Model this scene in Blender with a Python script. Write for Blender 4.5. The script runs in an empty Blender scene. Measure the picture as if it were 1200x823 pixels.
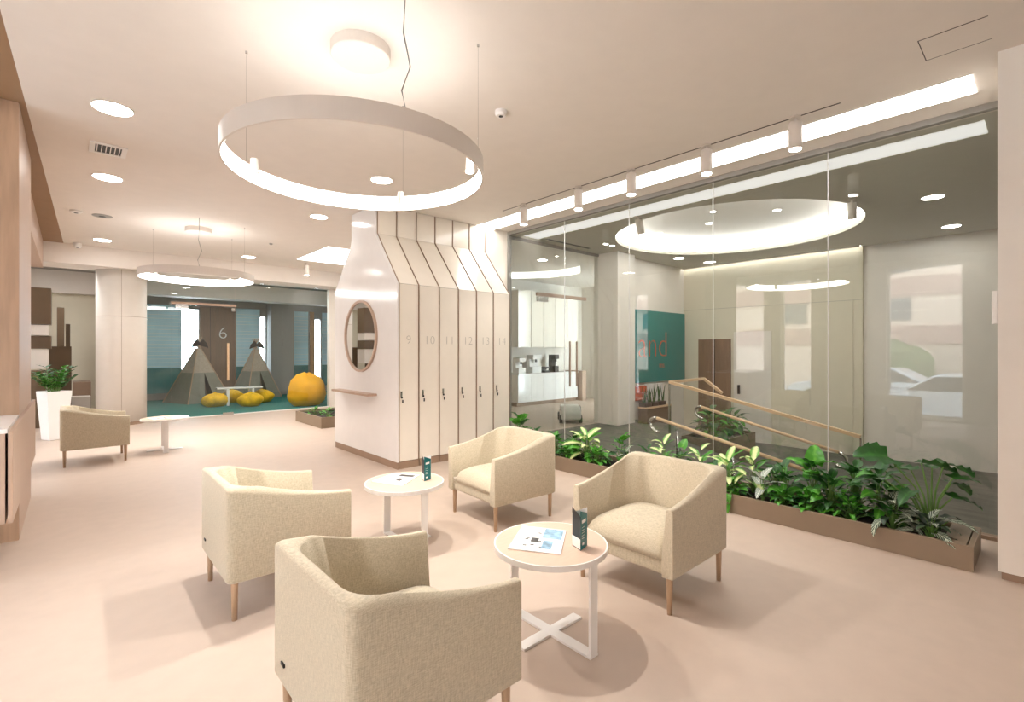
import bpy, bmesh, math, random
from mathutils import Vector, Matrix
random.seed(7)
PI = math.pi
S = bpy.context.scene
C = S.collection

# ---------------------------------------------------------------- camera
cam = bpy.data.cameras.new('camera'); camo = bpy.data.objects.new('camera', cam); C.objects.link(camo)
cam.sensor_width = 36; cam.sensor_fit = 'HORIZONTAL'; cam.lens = 571/1200*36
cam.shift_y = (411.5-410)/1200*-1
camo.location = (0, 0, 1.5); camo.rotation_euler = (PI/2, 0, -math.atan2(.6717, .7408))
cam.clip_start = .02
S.camera = camo
# ---------------------------------------------------------------- world / exposure
w = bpy.data.worlds.new('world'); S.world = w; w.use_nodes = True
bg = w.node_tree.nodes['Background']; bg.inputs[0].default_value = (.80, .90, 1, 1); bg.inputs[1].default_value = 30.0
S.view_settings.view_transform = 'Standard'; S.view_settings.look = 'None'
S.view_settings.gamma = 1; S.view_settings.use_curve_mapping = False
S.view_settings.exposure = -0.55
WARM = (1, .96, .90); NEUT = (1, .985, .96)
SPOT_W, TRACK_W = 210, 70
RING_E, STRIP_E, DOWN_E, COVE_E = 24, 13, 80, 26

# ---------------------------------------------------------------- materials
def srgb(r, g, b):
    f = lambda c: (c/255/12.92 if c/255 <= .04045 else ((c/255+.055)/1.055)**2.4)
    return (f(r), f(g), f(b), 1)
def mat(name, col, rough=.5, metal=0, bump=0, bscale=60, var=0, vscale=6, stretch=(1, 1, 1), spec=.5, coat=0):
    m = bpy.data.materials.new(name); m.use_nodes = True; nt = m.node_tree; b = nt.nodes['Principled BSDF']
    c = srgb(*col) if max(col) > 1 else (*col, 1)
    b.inputs['Base Color'].default_value = c; b.inputs['Roughness'].default_value = rough
    b.inputs['Metallic'].default_value = metal; b.inputs['Specular IOR Level'].default_value = spec
    b.inputs['Coat Weight'].default_value = coat
    tc = nt.nodes.new('ShaderNodeTexCoord'); mp = nt.nodes.new('ShaderNodeMapping'); mp.inputs['Scale'].default_value = stretch
    nt.links.new(tc.outputs['Object'], mp.inputs[0])
    n = nt.nodes.new('ShaderNodeTexNoise'); n.inputs['Scale'].default_value = vscale; n.inputs['Detail'].default_value = 5
    nt.links.new(mp.outputs[0], n.inputs[0])
    v = max(var, .015)
    r = nt.nodes.new('ShaderNodeValToRGB')
    r.color_ramp.elements[0].position = .3; r.color_ramp.elements[1].position = .7
    r.color_ramp.elements[0].color = tuple(x*(1-v) for x in c[:3])+(1,)
    r.color_ramp.elements[1].color = tuple(min(1, x*(1+v)) for x in c[:3])+(1,)
    nt.links.new(n.outputs[0], r.inputs[0]); nt.links.new(r.outputs[0], b.inputs['Base Color'])
    if bump:
        n2 = nt.nodes.new('ShaderNodeTexNoise'); n2.inputs['Scale'].default_value = bscale; n2.inputs['Detail'].default_value = 3
        nt.links.new(mp.outputs[0], n2.inputs[0])
        bp = nt.nodes.new('ShaderNodeBump'); bp.inputs['Strength'].default_value = bump; bp.inputs['Distance'].default_value = .01
        nt.links.new(n2.outputs[0], bp.inputs['Height']); nt.links.new(bp.outputs[0], b.inputs['Normal'])
    return m
def emit(name, col, st):
    m = bpy.data.materials.new(name); m.use_nodes = True; nt = m.node_tree
    nt.nodes.remove(nt.nodes['Principled BSDF']); e = nt.nodes.new('ShaderNodeEmission')
    e.inputs[0].default_value = (*col, 1); e.inputs[1].default_value = st
    nt.links.new(e.outputs[0], nt.nodes['Material Output'].inputs[0]); return m
def glass(name, tint, f0=.05):
    m = bpy.data.materials.new(name); m.use_nodes = True; nt = m.node_tree
    nt.nodes.remove(nt.nodes['Principled BSDF'])
    t = nt.nodes.new('ShaderNodeBsdfTransparent'); t.inputs[0].default_value = (*tint, 1)
    g = nt.nodes.new('ShaderNodeBsdfGlossy'); g.inputs['Roughness'].default_value = 0; g.inputs[0].default_value = (1, 1, 1, 1)
    lw = nt.nodes.new('ShaderNodeLayerWeight'); lw.inputs[0].default_value = .5
    p = nt.nodes.new('ShaderNodeMath'); p.operation = 'POWER'; p.inputs[1].default_value = 5
    a = nt.nodes.new('ShaderNodeMath'); a.operation = 'MULTIPLY_ADD'; a.inputs[1].default_value = 1-f0; a.inputs[2].default_value = f0
    mx = nt.nodes.new('ShaderNodeMixShader')
    nt.links.new(lw.outputs['Facing'], p.inputs[0]); nt.links.new(p.outputs[0], a.inputs[0]); nt.links.new(a.outputs[0], mx.inputs[0])
    nt.links.new(t.outputs[0], mx.inputs[1]); nt.links.new(g.outputs[0], mx.inputs[2])
    nt.links.new(mx.outputs[0], nt.nodes['Material Output'].inputs[0]); return m
def fabric(name, col):
    m = bpy.data.materials.new(name); m.use_nodes = True; nt = m.node_tree; b = nt.nodes['Principled BSDF']
    c = srgb(*col); b.inputs['Roughness'].default_value = .9; b.inputs['Specular IOR Level'].default_value = .15
    b.inputs['Sheen Weight'].default_value = .25
    tc = nt.nodes.new('ShaderNodeTexCoord'); hs = []
    for sc in ((420, 420, 32), (60, 60, 520)):
        mp = nt.nodes.new('ShaderNodeMapping'); mp.inputs['Scale'].default_value = sc
        n = nt.nodes.new('ShaderNodeTexNoise'); n.inputs['Scale'].default_value = 1; n.inputs['Detail'].default_value = 2
        nt.links.new(tc.outputs['Object'], mp.inputs[0]); nt.links.new(mp.outputs[0], n.inputs[0]); hs.append(n)
    ad = nt.nodes.new('ShaderNodeMath'); nt.links.new(hs[0].outputs[0], ad.inputs[0]); nt.links.new(hs[1].outputs[0], ad.inputs[1])
    hf = nt.nodes.new('ShaderNodeMath'); hf.operation = 'MULTIPLY'; hf.inputs[1].default_value = .5; nt.links.new(ad.outputs[0], hf.inputs[0])
    r = nt.nodes.new('ShaderNodeValToRGB'); r.color_ramp.elements[0].position = .36; r.color_ramp.elements[1].position = .64
    r.color_ramp.elements[0].color = tuple(x*.77 for x in c[:3])+(1,); r.color_ramp.elements[1].color = tuple(min(1, x*1.15) for x in c[:3])+(1,)
    nt.links.new(hf.outputs[0], r.inputs[0]); nt.links.new(r.outputs[0], b.inputs['Base Color'])
    bp = nt.nodes.new('ShaderNodeBump'); bp.inputs['Strength'].default_value = .35; bp.inputs['Distance'].default_value = .003
    nt.links.new(hf.outputs[0], bp.inputs['Height']); nt.links.new(bp.outputs[0], b.inputs['Normal'])
    return m
def leafmat(name, edge, mid, pos=.25, veins=False, rough=.4):
    m = bpy.data.materials.new(name); m.use_nodes = True; nt = m.node_tree; b = nt.nodes['Principled BSDF']
    b.inputs['Roughness'].default_value = rough
    L = nt.links.new
    tc = nt.nodes.new('ShaderNodeTexCoord'); sp = nt.nodes.new('ShaderNodeSeparateXYZ'); L(tc.outputs['Generated'], sp.inputs[0])
    s = nt.nodes.new('ShaderNodeMath'); s.operation = 'SUBTRACT'; s.inputs[1].default_value = .5; L(sp.outputs[1], s.inputs[0])
    a = nt.nodes.new('ShaderNodeMath'); a.operation = 'ABSOLUTE'; L(s.outputs[0], a.inputs[0])
    n = nt.nodes.new('ShaderNodeTexNoise'); n.inputs['Scale'].default_value = 7; L(tc.outputs['Generated'], n.inputs[0])
    if veins:
        v = nt.nodes.new('ShaderNodeMath'); v.operation = 'MULTIPLY_ADD'; v.inputs[1].default_value = -1.1; L(a.outputs[0], v.inputs[0]); L(sp.outputs[0], v.inputs[2])
        mu = nt.nodes.new('ShaderNodeMath'); mu.operation = 'MULTIPLY'; mu.inputs[1].default_value = 34; L(v.outputs[0], mu.inputs[0])
        si = nt.nodes.new('ShaderNodeMath'); si.operation = 'SINE'; L(mu.outputs[0], si.inputs[0])
        g = nt.nodes.new('ShaderNodeMath'); g.operation = 'GREATER_THAN'; g.inputs[1].default_value = .55; L(si.outputs[0], g.inputs[0])
        lt = nt.nodes.new('ShaderNodeMath'); lt.operation = 'LESS_THAN'; lt.inputs[1].default_value = .035; L(a.outputs[0], lt.inputs[0])
        f = nt.nodes.new('ShaderNodeMath'); f.operation = 'MAXIMUM'; L(g.outputs[0], f.inputs[0]); L(lt.outputs[0], f.inputs[1])
        fac = f
    else:
        ma = nt.nodes.new('ShaderNodeMath'); ma.operation = 'MULTIPLY_ADD'; ma.inputs[1].default_value = .35; L(n.outputs[0], ma.inputs[0]); L(a.outputs[0], ma.inputs[2])
        mr = nt.nodes.new('ShaderNodeMapRange'); mr.inputs[1].default_value = pos+.12; mr.inputs[2].default_value = pos+.28
        mr.inputs[3].default_value = 1; mr.inputs[4].default_value = 0; L(ma.outputs[0], mr.inputs[0]); fac = mr
    mx = nt.nodes.new('ShaderNodeMix'); mx.data_type = 'RGBA'; mx.inputs[6].default_value = srgb(*edge); mx.inputs[7].default_value = srgb(*mid)
    L(fac.outputs[0], mx.inputs[0]); L(mx.outputs[2], b.inputs['Base Color'])
    tr = nt.nodes.new('ShaderNodeBsdfTranslucent'); L(mx.outputs[2], tr.inputs[0])
    ms = nt.nodes.new('ShaderNodeMixShader'); ms.inputs[0].default_value = .22
    L(b.outputs[0], ms.inputs[1]); L(tr.outputs[0], ms.inputs[2]); L(ms.outputs[0], nt.nodes['Material Output'].inputs[0])
    return m

M_floor = mat('vinyl_floor', (188, 169, 154), .5, var=.03, vscale=8, bump=.03, bscale=200, spec=.4)
M_ceil = mat('ceiling_paint', (228, 219, 210), .8)
M_white = mat('white_paint', (232, 225, 216), .6)
M_gloss = mat('white_gloss_panel', (232, 230, 228), .13, spec=.5)
M_door = mat('cream_gloss_door', (238, 229, 216), .14)
M_taupe = mat('taupe_trim', (150, 124, 104), .5, var=.05)
M_taupe2 = mat('taupe_planter', (136, 117, 97), .45, var=.04)
M_brownceil = mat('taupe_ceiling', (150, 118, 88), .5, var=.04)
M_wood = mat('oak_veneer', (168, 137, 112), .45, var=.12, vscale=5, stretch=(6, 6, .5))
M_woodp = mat('pinkish_oak', (180, 153, 134), .45, var=.05, vscale=5, stretch=(6, 6, .5))
M_leg = mat('oak_leg', (178, 148, 120), .45, var=.1, vscale=20, stretch=(4, 4, .4))
M_rail = mat('rail_wood', (214, 182, 146), .4, var=.06, vscale=12, stretch=(3, .3, 3))
M_steel = mat('brushed_steel', (200, 200, 198), .2, metal=1)
M_metal_w = mat('white_metal', (232, 228, 224), .35)
M_ttop = mat('table_top_laminate', (206, 176, 156), .4, var=.04, vscale=12, stretch=(1, 8, 1))
M_wood3 = mat('honey_wood', (186, 136, 84), .45, var=.1, vscale=5, stretch=(6, 6, .5))
M_black = mat('black_plastic', (22, 22, 24), .4)
M_dark = mat('dark_gap', (60, 50, 44), .8)
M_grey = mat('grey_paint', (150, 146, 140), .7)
M_stone = mat('dark_stone_tile', (104, 100, 92), .55, var=.2, vscale=3, stretch=(3, .6, 1), spec=.3)
M_teal = mat('teal_board', (0, 122, 120), .3, var=.04)
M_carpet = mat('teal_carpet', (10, 105, 95), .9, var=.1, vscale=40, bump=.2, bscale=300)
M_orange = mat('logo_orange', (198, 92, 58), .5)
M_fab = fabric('linen_upholstery', (193, 181, 158))
M_soil = mat('potting_soil', (42, 32, 26), .95, var=.3, vscale=50, bump=.8, bscale=60)
M_ringw = mat('ring_housing_white', (215, 205, 195), .45)
M_led = emit('led_ring_diffuser', NEUT, RING_E)
M_strip = emit('strip_diffuser', NEUT, STRIP_E)
M_down = emit('downlight_diffuser', (1, .96, .91), DOWN_E)
M_cove = emit('cove_led', NEUT, COVE_E)
M_glass = glass('partition_glass', (.965, .98, .965), .04)
M_glass2 = glass('far_partition_glass', (.95, .98, .98), .03)
M_wglass = glass('window_glass', (.97, .98, .98), .03)
M_mirror = mat('mirror_glass', (235, 238, 238), .01, metal=1)
M_yellow = mat('yellow_fabric', (238, 168, 12), .8, var=.08, vscale=4)
M_lemon = mat('lemon_fabric', (226, 176, 22), .8, var=.25, vscale=5)
M_bluefrost = mat('frosted_blue', (190, 226, 240), .35, var=.1, vscale=1.5)  # lightened base colour stands in for daylight behind the frosted panes
M_walnut = mat('walnut_door', (128, 100, 78), .45, var=.12, vscale=4, stretch=(6, 6, .5))
M_canvas = mat('grey_canvas', (128, 126, 114), .9, var=.08)
M_canvasL = mat('beige_canvas', (170, 155, 138), .9, var=.12, vscale=18)
M_tealwave = mat('teal_wave_film', (50, 120, 122), .4, var=.15, vscale=2)
M_brown = mat('brown_box', (92, 72, 50), .5, var=.05)
M_cream = mat('cream_wall', (216, 208, 188), .7)
M_brick = mat('pale_brick', (214, 190, 172), .8, var=.1, vscale=4)
M_pinkband = mat('pink_render', (150, 118, 108), .8)
M_asph = mat('asphalt', (150, 150, 152), .9, var=.1)
M_carw = mat('white_car_paint', (225, 230, 235), .2)
M_cargl = mat('car_window', (40, 50, 60), .1)
M_bush = mat('bush_green', (70, 90, 55), .9, var=.3, vscale=6)
M_g_dark = leafmat('leaf_dark', (38, 88, 30), (64, 128, 48), .0)
M_g_mid = leafmat('leaf_mid', (72, 148, 40), (112, 182, 66), .02)
M_g_vari = leafmat('leaf_variegated', (104, 170, 66), (232, 240, 176), .22)
M_g_vein = leafmat('leaf_white_vein', (44, 66, 46), (214, 222, 200), veins=True)
M_g_pale = leafmat('leaf_pale_vein', (150, 165, 150), (238, 240, 232), veins=True)
M_g_purp = leafmat('leaf_deep', (34, 54, 32), (60, 88, 50), .0)
M_stem = mat('green_stem', (92, 128, 58), .5)
M_page = mat('magazine_page', (238, 238, 236), .3)
M_print1 = mat('magazine_print_blue', (140, 175, 200), .3, var=.5, vscale=25)
M_print2 = mat('magazine_print_dark', (70, 66, 64), .4, var=.6, vscale=30)
M_card = mat('teal_card', (0, 108, 112), .3)
M_number = mat('grey_number', (182, 173, 163), .4)

# ---------------------------------------------------------------- mesh helpers
def nb(): return bmesh.new()
def box(bm, x0, x1, y0, y1, z0, z1):
    vs = [bm.verts.new((x, y, z)) for z in (z0, z1) for y in (y0, y1) for x in (x0, x1)]
    for f in ((0, 2, 3, 1), (4, 5, 7, 6), (0, 1, 5, 4), (2, 6, 7, 3), (0, 4, 6, 2), (1, 3, 7, 5)):
        bm.faces.new([vs[i] for i in f])
    return bm
def prism(bm, pts, axis, a, b):
    def P(p, t):
        return {'x': (t, p[0], p[1]), 'y': (p[0], t, p[1]), 'z': (p[0], p[1], t)}[axis]
    A = [bm.verts.new(P(p, a)) for p in pts]; B = [bm.verts.new(P(p, b)) for p in pts]
    n = len(pts)
    fs = [bm.faces.new(A), bm.faces.new(B[::-1])]
    for i in range(n): fs.append(bm.faces.new((A[i], B[i], B[(i+1) % n], A[(i+1) % n])))
    bmesh.ops.recalc_face_normals(bm, faces=fs); return bm
def lathe(bm, prof, cx=0, cy=0, n=32, cap=True):
    rings = []
    for r, z in prof:
        rings.append([bm.verts.new((cx+r*math.cos(2*PI*i/n), cy+r*math.sin(2*PI*i/n), z)) for i in range(n)])
    for a, b in zip(rings, rings[1:]):
        for i in range(n): bm.faces.new((a[i], a[(i+1) % n], b[(i+1) % n], b[i]))
    if cap:
        bm.faces.new(rings[0][::-1]); bm.faces.new(rings[-1])
    return bm
def tube(bm, pts, r, n=8, r2=None):
    pts = [Vector(p) for p in pts]; rings = []
    r2 = r if r2 is None else r2
    for k, p in enumerate(pts):
        d = (pts[min(k+1, len(pts)-1)]-pts[max(k-1, 0)]).normalized()
        u = d.cross(Vector((0, 0, 1)))
        if u.length < .05: u = d.cross(Vector((0, 1, 0)))
        u.normalize(); v = d.cross(u); rr = r+(r2-r)*k/max(1, len(pts)-1)
        rings.append([bm.verts.new(p+rr*(math.cos(2*PI*i/n)*u+math.sin(2*PI*i/n)*v)) for i in range(n)])
    for a, b in zip(rings, rings[1:]):
        for i in range(n): bm.faces.new((a[i], b[i], b[(i+1) % n], a[(i+1) % n]))
    bm.faces.new(rings[0]); bm.faces.new(rings[-1][::-1]); return bm
def obj(name, bm, m, parent=None, smooth=False, bev=0, seg=2, recalc=True):
    if recalc: bmesh.ops.recalc_face_normals(bm, faces=bm.faces[:])
    me = bpy.data.meshes.new(name); bm.to_mesh(me); bm.free()
    if smooth:
        for p in me.polygons: p.use_smooth = True
    for mm in (m if isinstance(m, (list, tuple)) else [m]): me.materials.append(mm)
    o = bpy.data.objects.new(name, me); C.objects.link(o)
    if parent: o.parent = parent
    if bev:
        b = o.modifiers.new('bevel', 'BEVEL'); b.width = bev; b.segments = seg; b.limit_method = 'ANGLE'
        b.harden_normals = False
    return o
def B(name, m, parent, x0, x1, y0, y1, z0, z1, bev=0): return obj(name, box(nb(), x0, x1, y0, y1, z0, z1), m, parent, bev=bev)
def thing(name, label, cat, loc=(0, 0, 0), rz=0, group=None):
    o = bpy.data.objects.new(name, None); C.objects.link(o); o.empty_display_size = .1
    o.location = loc; o.rotation_euler = (0, 0, rz); return tag(o, label, cat, group)
def tag(o, label, cat, group=None):
    o['label'] = label; o['category'] = cat
    if group: o['group'] = group
    return o
def st(o): o['kind'] = 'structure'; return o
def dup(root, loc, rz, label, group=None):
    r = root.copy(); C.objects.link(r); r.location = loc; r.rotation_euler = (0, 0, rz); r['label'] = label
    if group: r['group'] = group
    for ch in list(root.children):
        c = ch.copy(); C.objects.link(c); c.parent = r
        for g in list(ch.children):
            d = g.copy(); C.objects.link(d); d.parent = c
    return r
def text(name, s, size, m, parent, loc, rot, depth=.001, offset=0):
    cu = bpy.data.curves.new('t', 'FONT'); cu.body = s; cu.size = size; cu.extrude = depth; cu.offset = offset
    cu.align_x = 'CENTER'; cu.align_y = 'CENTER'; cu.resolution_u = 4
    t = bpy.data.objects.new('t', cu); C.objects.link(t)
    dg = bpy.context.evaluated_depsgraph_get(); me = bpy.data.meshes.new_from_object(t.evaluated_get(dg))
    me.name = name; me.materials.clear(); me.materials.append(m)
    bpy.data.objects.remove(t)
    o = bpy.data.objects.new(name, me); C.objects.link(o); o.parent = parent; o.location = loc; o.rotation_euler = rot
    return o

CZ = 3.45   # ceiling
GX = 5.4    # glass wall plane
# ---------------------------------------------------------------- setting
bm = nb(); box(bm, -2.6, GX, -3, 12.7, -.15, 0); box(bm, -2.6, 1.0, 12.7, 17.0, -.15, 0)
st(obj('floor', bm, M_floor))
st(B('floor', M_floor, None, GX, 12, 6.2, 10, -.15, 0))
st(B('floor', M_carpet, None, 1.0, 8.5, 12.7, 18.2, -.15, 0))
st(B('floor', M_stone, None, GX, 9.0, 4.1, 6.2, -.15, -.001))
st(B('floor', M_stone, None, GX, 11.3, -3, 5.95, -.7, -.5))
bm = nb(); prism(bm, [(4.1, -.001), (1.6, -.499), (4.1, -.499)], 'x', GX+.02, 7.53); st(obj('trim_1', bm, M_stone))
bm = nb(); box(bm, 7.6, 8.98, 4.2, 5.9, -.499, -.152); st(obj('trim_2', bm, M_taupe))
st(B('trim_9', M_taupe, None, GX-.05, GX+.018, -3, 4.1, -.7, -.151)); st(B('trim_9', M_taupe, None, GX-.05, GX+.018, 4.1, 6.2, -.7, -.151)); st(B('trim_9', M_taupe, None, GX, 12, 5.96, 6.2, -.7, -.152))  # risers added under the floor edges to block sky light leaking in
# ceilings
EA, EB = (-.297-.0258*7.03, -3), (-.09, 12.1)
bm = nb(); prism(bm, [EA, (5.6, -3), (5.6, 12.1), EB], 'z', CZ, CZ+.12); st(obj('ceiling', bm, M_ceil))
bm = nb(); prism(bm, [(-2.6, -3), EA, EB, (-2.6, 12.1)], 'z', CZ+.001, CZ+.12); st(obj('ceiling', bm, M_brownceil))
bm = nb(); cx, cy, R = 8.15, 3.6, 1.85; x0, x1, y0, y1 = 5.6, 11.3, -3, 6.2; n = 96
inner = []; outer = []; angs = sorted([2*PI*i/n for i in range(n)]+[math.atan2(b-cy, a-cx) % (2*PI) for a in (x0, x1) for b in (y0, y1)])
for a in angs:
    ca, sa = math.cos(a), math.sin(a)
    t = min([(x1-cx)/ca if ca > 1e-6 else 1e9, (x0-cx)/ca if ca < -1e-6 else 1e9, (y1-cy)/sa if sa > 1e-6 else 1e9, (y0-cy)/sa if sa < -1e-6 else 1e9])
    inner.append(bm.verts.new((cx+R*ca, cy+R*sa, CZ))); outer.append(bm.verts.new((cx+t*ca, cy+t*sa, CZ)))
k = len(angs)
for i in range(k): bm.faces.new((inner[i], inner[(i+1) % k], outer[(i+1) % k], outer[i]))
r = bmesh.ops.extrude_face_region(bm, geom=bm.faces[:]); bmesh.ops.translate(bm, vec=(0, 0, .04), verts=[v for v in r['geom'] if isinstance(v, bmesh.types.BMVert)])
M_lobceil = mat('lobby_ceiling_dimmed', (200, 196, 184), .8)  # greyer tone: dimmer lobby light and glass tint put into the colour
st(obj('ceiling', bm, M_lobceil))
st(B('ceiling', M_white, None, 6.1, 10.2, 1.5, 5.7, CZ+.26, CZ+.3))
st(B('ceiling', M_white, None, GX, 12, 6.2, 10, CZ, CZ+.12))
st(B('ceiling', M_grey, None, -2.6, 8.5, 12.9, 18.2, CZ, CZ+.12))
t = thing('ceiling_cove', 'large round glowing ceiling recess beyond the glass wall', 'ceiling light', (cx, cy, CZ))
bm = nb(); lathe(bm, [(R+.0, .04), (R+.001, .07)], n=96, cap=False); obj('recess_rim', bm, M_white, t, smooth=True)
bm = nb(); lathe(bm, [(R+.002, .07), (R+.002, .25)], n=96, cap=False); obj('light_band', bm, M_cove, t, smooth=True)
# walls
def wall_open(axis, pos, th, a0, a1, z0, z1, opens, m, name):
    bm = nb(); cur = a0
    def bx(a, b, c, d):
        if b-a < 1e-4 or d-c < 1e-4: return
        box(bm, pos, pos+th, a, b, c, d) if axis == 'x' else box(bm, a, b, pos, pos+th, c, d)
    for (b0, b1, c0, c1) in opens:
        bx(cur, b0, z0, z1); bx(b0, b1, z0, c0); bx(b0, b1, c1, z1); cur = b1
    bx(cur, a1, z0, z1)
    return st(obj(name, bm, m))
wins = [(-2.4, -.4, .06, 3.3), (1.15, 2.43, .06, 3.3), (3.9, 4.6, .06, 3.3), (5.0, 5.9, .06, 3.3), (8.2, 9.0, .06, 3.3), (9.8, 11.2, .06, 3.3)]
wall_open('x', -2.85, .25, -3, 17, -.5, CZ+.1, wins, M_white, 'wall_left')
for i, (a, b, c, d) in enumerate(wins):
    f = nb()
    box(f, -2.78, -2.72, a, a+.05, c, d); box(f, -2.78, -2.72, b-.05, b, c, d); box(f, -2.78, -2.72, a+.05, b-.05, c, c+.05); box(f, -2.78, -2.72, a+.05, b-.05, d-.05, d)
    fr = st(obj('window_%d' % (i+1), f, M_metal_w)); B('window_pane', M_wglass, fr, -2.755, -2.745, a+.05, b-.05, c+.05, d-.05)
wall_open('y', -3.2, .2, -2.85, 4.5, -.5, CZ+.1, [], M_white, 'wall_back')
st(B('wall_right', M_white, None, 4.5, 5.6, -3.2, .228, .05, CZ))
st(B('baseboard_right', M_taupe, None, 4.515, 5.58, -3.2, .21, 0, .05))
st(B('wall_right', M_cream, None, 11, 11.2, 2.35, 6.2, -.5, CZ))
st(B('wall_right', M_white, None, 11.08, 11.3, -3, 2.35, -.5, CZ))
wall_open('y', -3.2, .2, 5.6, 11.5, -.5, CZ, [], M_white, 'wall_back')
st(B('wall_far', M_white, None, 8.62, 11, 5.95, 6.15, -.5, CZ))
st(B('wall_far', M_white, None, GX, 12.2, 9.95, 10.1, 0, CZ))
st(B('wall_left', M_white, None, GX-.1, GX+.02, 6.7, 12.68, 0, CZ))
st(B('wall_right', M_white, None, 12, 12.15, 6.2, 9.95, 0, CZ))
st(B('wall_far', M_cream, None, -2.6, 1.1, 16.6, 16.8, 0, 2.9))
st(B('ceiling', M_brownceil, None, -2.6, .2, 13.2, 15.4, CZ-.04, CZ-.001))
st(B('trim_3', M_ceil, None, -2.6, 1.1, 16.3, 16.9, 2.9, CZ))
st(B('trim_4', M_ceil, None, -2.6, 5.5, 12.1, 12.9, 3.09, CZ+.12))       # cross beam
st(B('trim_5', M_woodp, None, -.62, -.36, 5.9, 12.1, 2.97, CZ))             # beam along the left
# round column
t = tag(obj('round_column', lathe(nb(), [(.41, .06), (.41, 3.09)], .78, 12.72, 64), M_white, smooth=False), 'thick round white column between the glass room and the shelves', 'column')
for p in t.data.polygons: p.use_smooth = len(p.vertices) == 4
obj('base_ring', lathe(nb(), [(.425, 0), (.425, .06)], .78, 12.72, 64), M_taupe, t)
obj('joint', lathe(nb(), [(.4105, 2.16), (.4105, 2.166)], .78, 12.72, 64), M_taupe, t)
B('joint', M_taupe, t, .78-.03, .78-.025, 12.72-.4105, 12.72-.40, .06, 3.09)

# ---------------------------------------------------------------- main glass partition
t = thing('glass_partition', 'tall frameless glass wall behind the long planter', 'glass wall', (GX, 3, 0))
t['kind'] = 'structure'
ys = [.235, 1.43, 2.56, 3.68, 4.8, 6.0]
for a, b in zip(ys, ys[1:]): B('glass_pane', M_glass, t, -.006, .006, a+.004-3, b-.004-3, .03, CZ-.05)
B('top_channel', M_grey, t, -.03, .03, .235-3, 3.0, CZ-.05, CZ)
B('bottom_channel', M_taupe, t, -.04, .04, .235-3, 3.0, 0, .03)
B('end_post', M_grey, t, -.03, .03, 3.0, 3.04, 0, CZ)
for y in ys[1:-1]: B('joint', M_metal_w, t, -.0065, .0065, y-.002-3, y+.002-3, .03, CZ-.05)
# wall right of the lockers (neck plane)
st(B('wall_far', M_door, None, 4.9, GX-.03, 6.04, 6.7, .0, CZ))

# ---------------------------------------------------------------- locker block
LX0, LY0 = 3.02, 5.457
lx = [3.02+.3135*i for i in range(7)]
t = thing('locker_block', 'white bottle-shaped end panel of the locker block with round mirror', 'cabinet', (LX0, 6.43, 0))
prof = [(LY0, .09), (7.405, .09), (7.405, 2.37), (6.82, 3.0), (6.79, 3.1), (6.79, CZ-.002), (6.04, CZ-.002), (6.04, 3.06), (LY0, 2.33)]
obj('end_panel', prism(nb(), [(a-6.43, z) for a, z in prof], 'x', 0, .03), M_gloss, t, bev=.003)
B('plinth', M_taupe, t, .008, .028, LY0+.012-6.43, 7.39-6.43, 0, .09)
st(B('wall_middle', M_white, None, LX0+.035, 4.895, 6.12, 7.40, .0, 2.3)); st(B('wall_middle', M_white, None, LX0+.035, 4.895, 6.12, 6.76, 2.3, CZ-.002))
nums = ['9', '10', '11', '12', '13', '14']
ords = ['nearest the mirror', 'between lockers nine and eleven', 'between lockers ten and twelve', 'between lockers eleven and thirteen', 'between lockers twelve and fourteen', 'furthest from the mirror, beside the glass wall']
for i, nn in enumerate(nums):
    w_ = lx[i+1]-lx[i]
    o0 = .032 if i == 0 else .011
    t2 = thing('locker', 'tall cream locker with number %s, %s' % (['nine', 'ten', 'eleven', 'twelve', 'thirteen', 'fourteen'][i], ords[i]), 'locker', (lx[i], LY0, 0), 0, 'numbered lockers')
    B('carcass', M_white, t2, o0, w_-.011, .03, .62, .1, 2.31); B('plinth', M_taupe, t2, o0, w_, .012, .6, 0, .09)
    d = B('door', M_door, t2, o0, w_-.011, .006, .026, .095, 2.33, bev=.002)
    bm = nb(); prism(bm, [(.006, 2.333), (.588, 3.058), (.61, 3.05), (.03, 2.333)], 'x', o0, w_-.011); obj('sloped_panel', bm, M_door, t2)
    B('upper_panel', M_door, t2, o0, w_-.011, .588, .61, 3.06, CZ-.003)
    bm = nb(); prism(bm, [(-.004, .09), (-.004, 2.335), (.578, 3.065), (.578, CZ-.003), (.63, CZ-.003), (.63, 3.05), (.06, 2.3), (.06, .09)], 'x', w_-.01, w_-.001)
    obj('divider_fin', bm, M_taupe, t2)
    if i == 0:
        bm = nb(); prism(bm, [(-.004, .09), (-.004, 2.335), (.578, 3.065), (.578, CZ-.003), (.63, CZ-.003), (.63, 3.05), (.06, 2.3), (.06, .09)], 'x', -.006, .0305+.001)
        bmesh.ops.translate(bm, vec=(0, 0, 0), verts=bm.verts[:])
        # thin edge strip along the first corner
        bm.free(); bm = nb(); prism(bm, [(-.004, .09), (-.004, 2.335), (.578, 3.065), (.578, CZ-.003), (.582, CZ-.003), (.582, 3.06), (.002, 2.33), (.002, .09)], 'x', .018, .031)
        obj('divider_fin', bm, M_taupe, t2)
    for q_, chh in enumerate(nn): text('digit', chh, .16, M_number, d, (w_*.52+(q_-(len(nn)-1)/2)*.088, .0055, 1.62), (PI/2, 0, 0), .0008, -.004)
    lk = .055
    l = B('lock', M_steel, d, lk-.012, lk+.012, -.006, .006, .93-.02, .93+.05, bev=.002)
    bm = nb(); tube(bm, [(lk, -.008, .9), (lk, -.016, .9)], .013, 10); obj('key', bm, M_black, d)
    bm = nb(); box(bm, lk+.005, lk+.022, -.014, -.01, .83, .87); obj('key_fob', bm, M_black, d)
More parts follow.
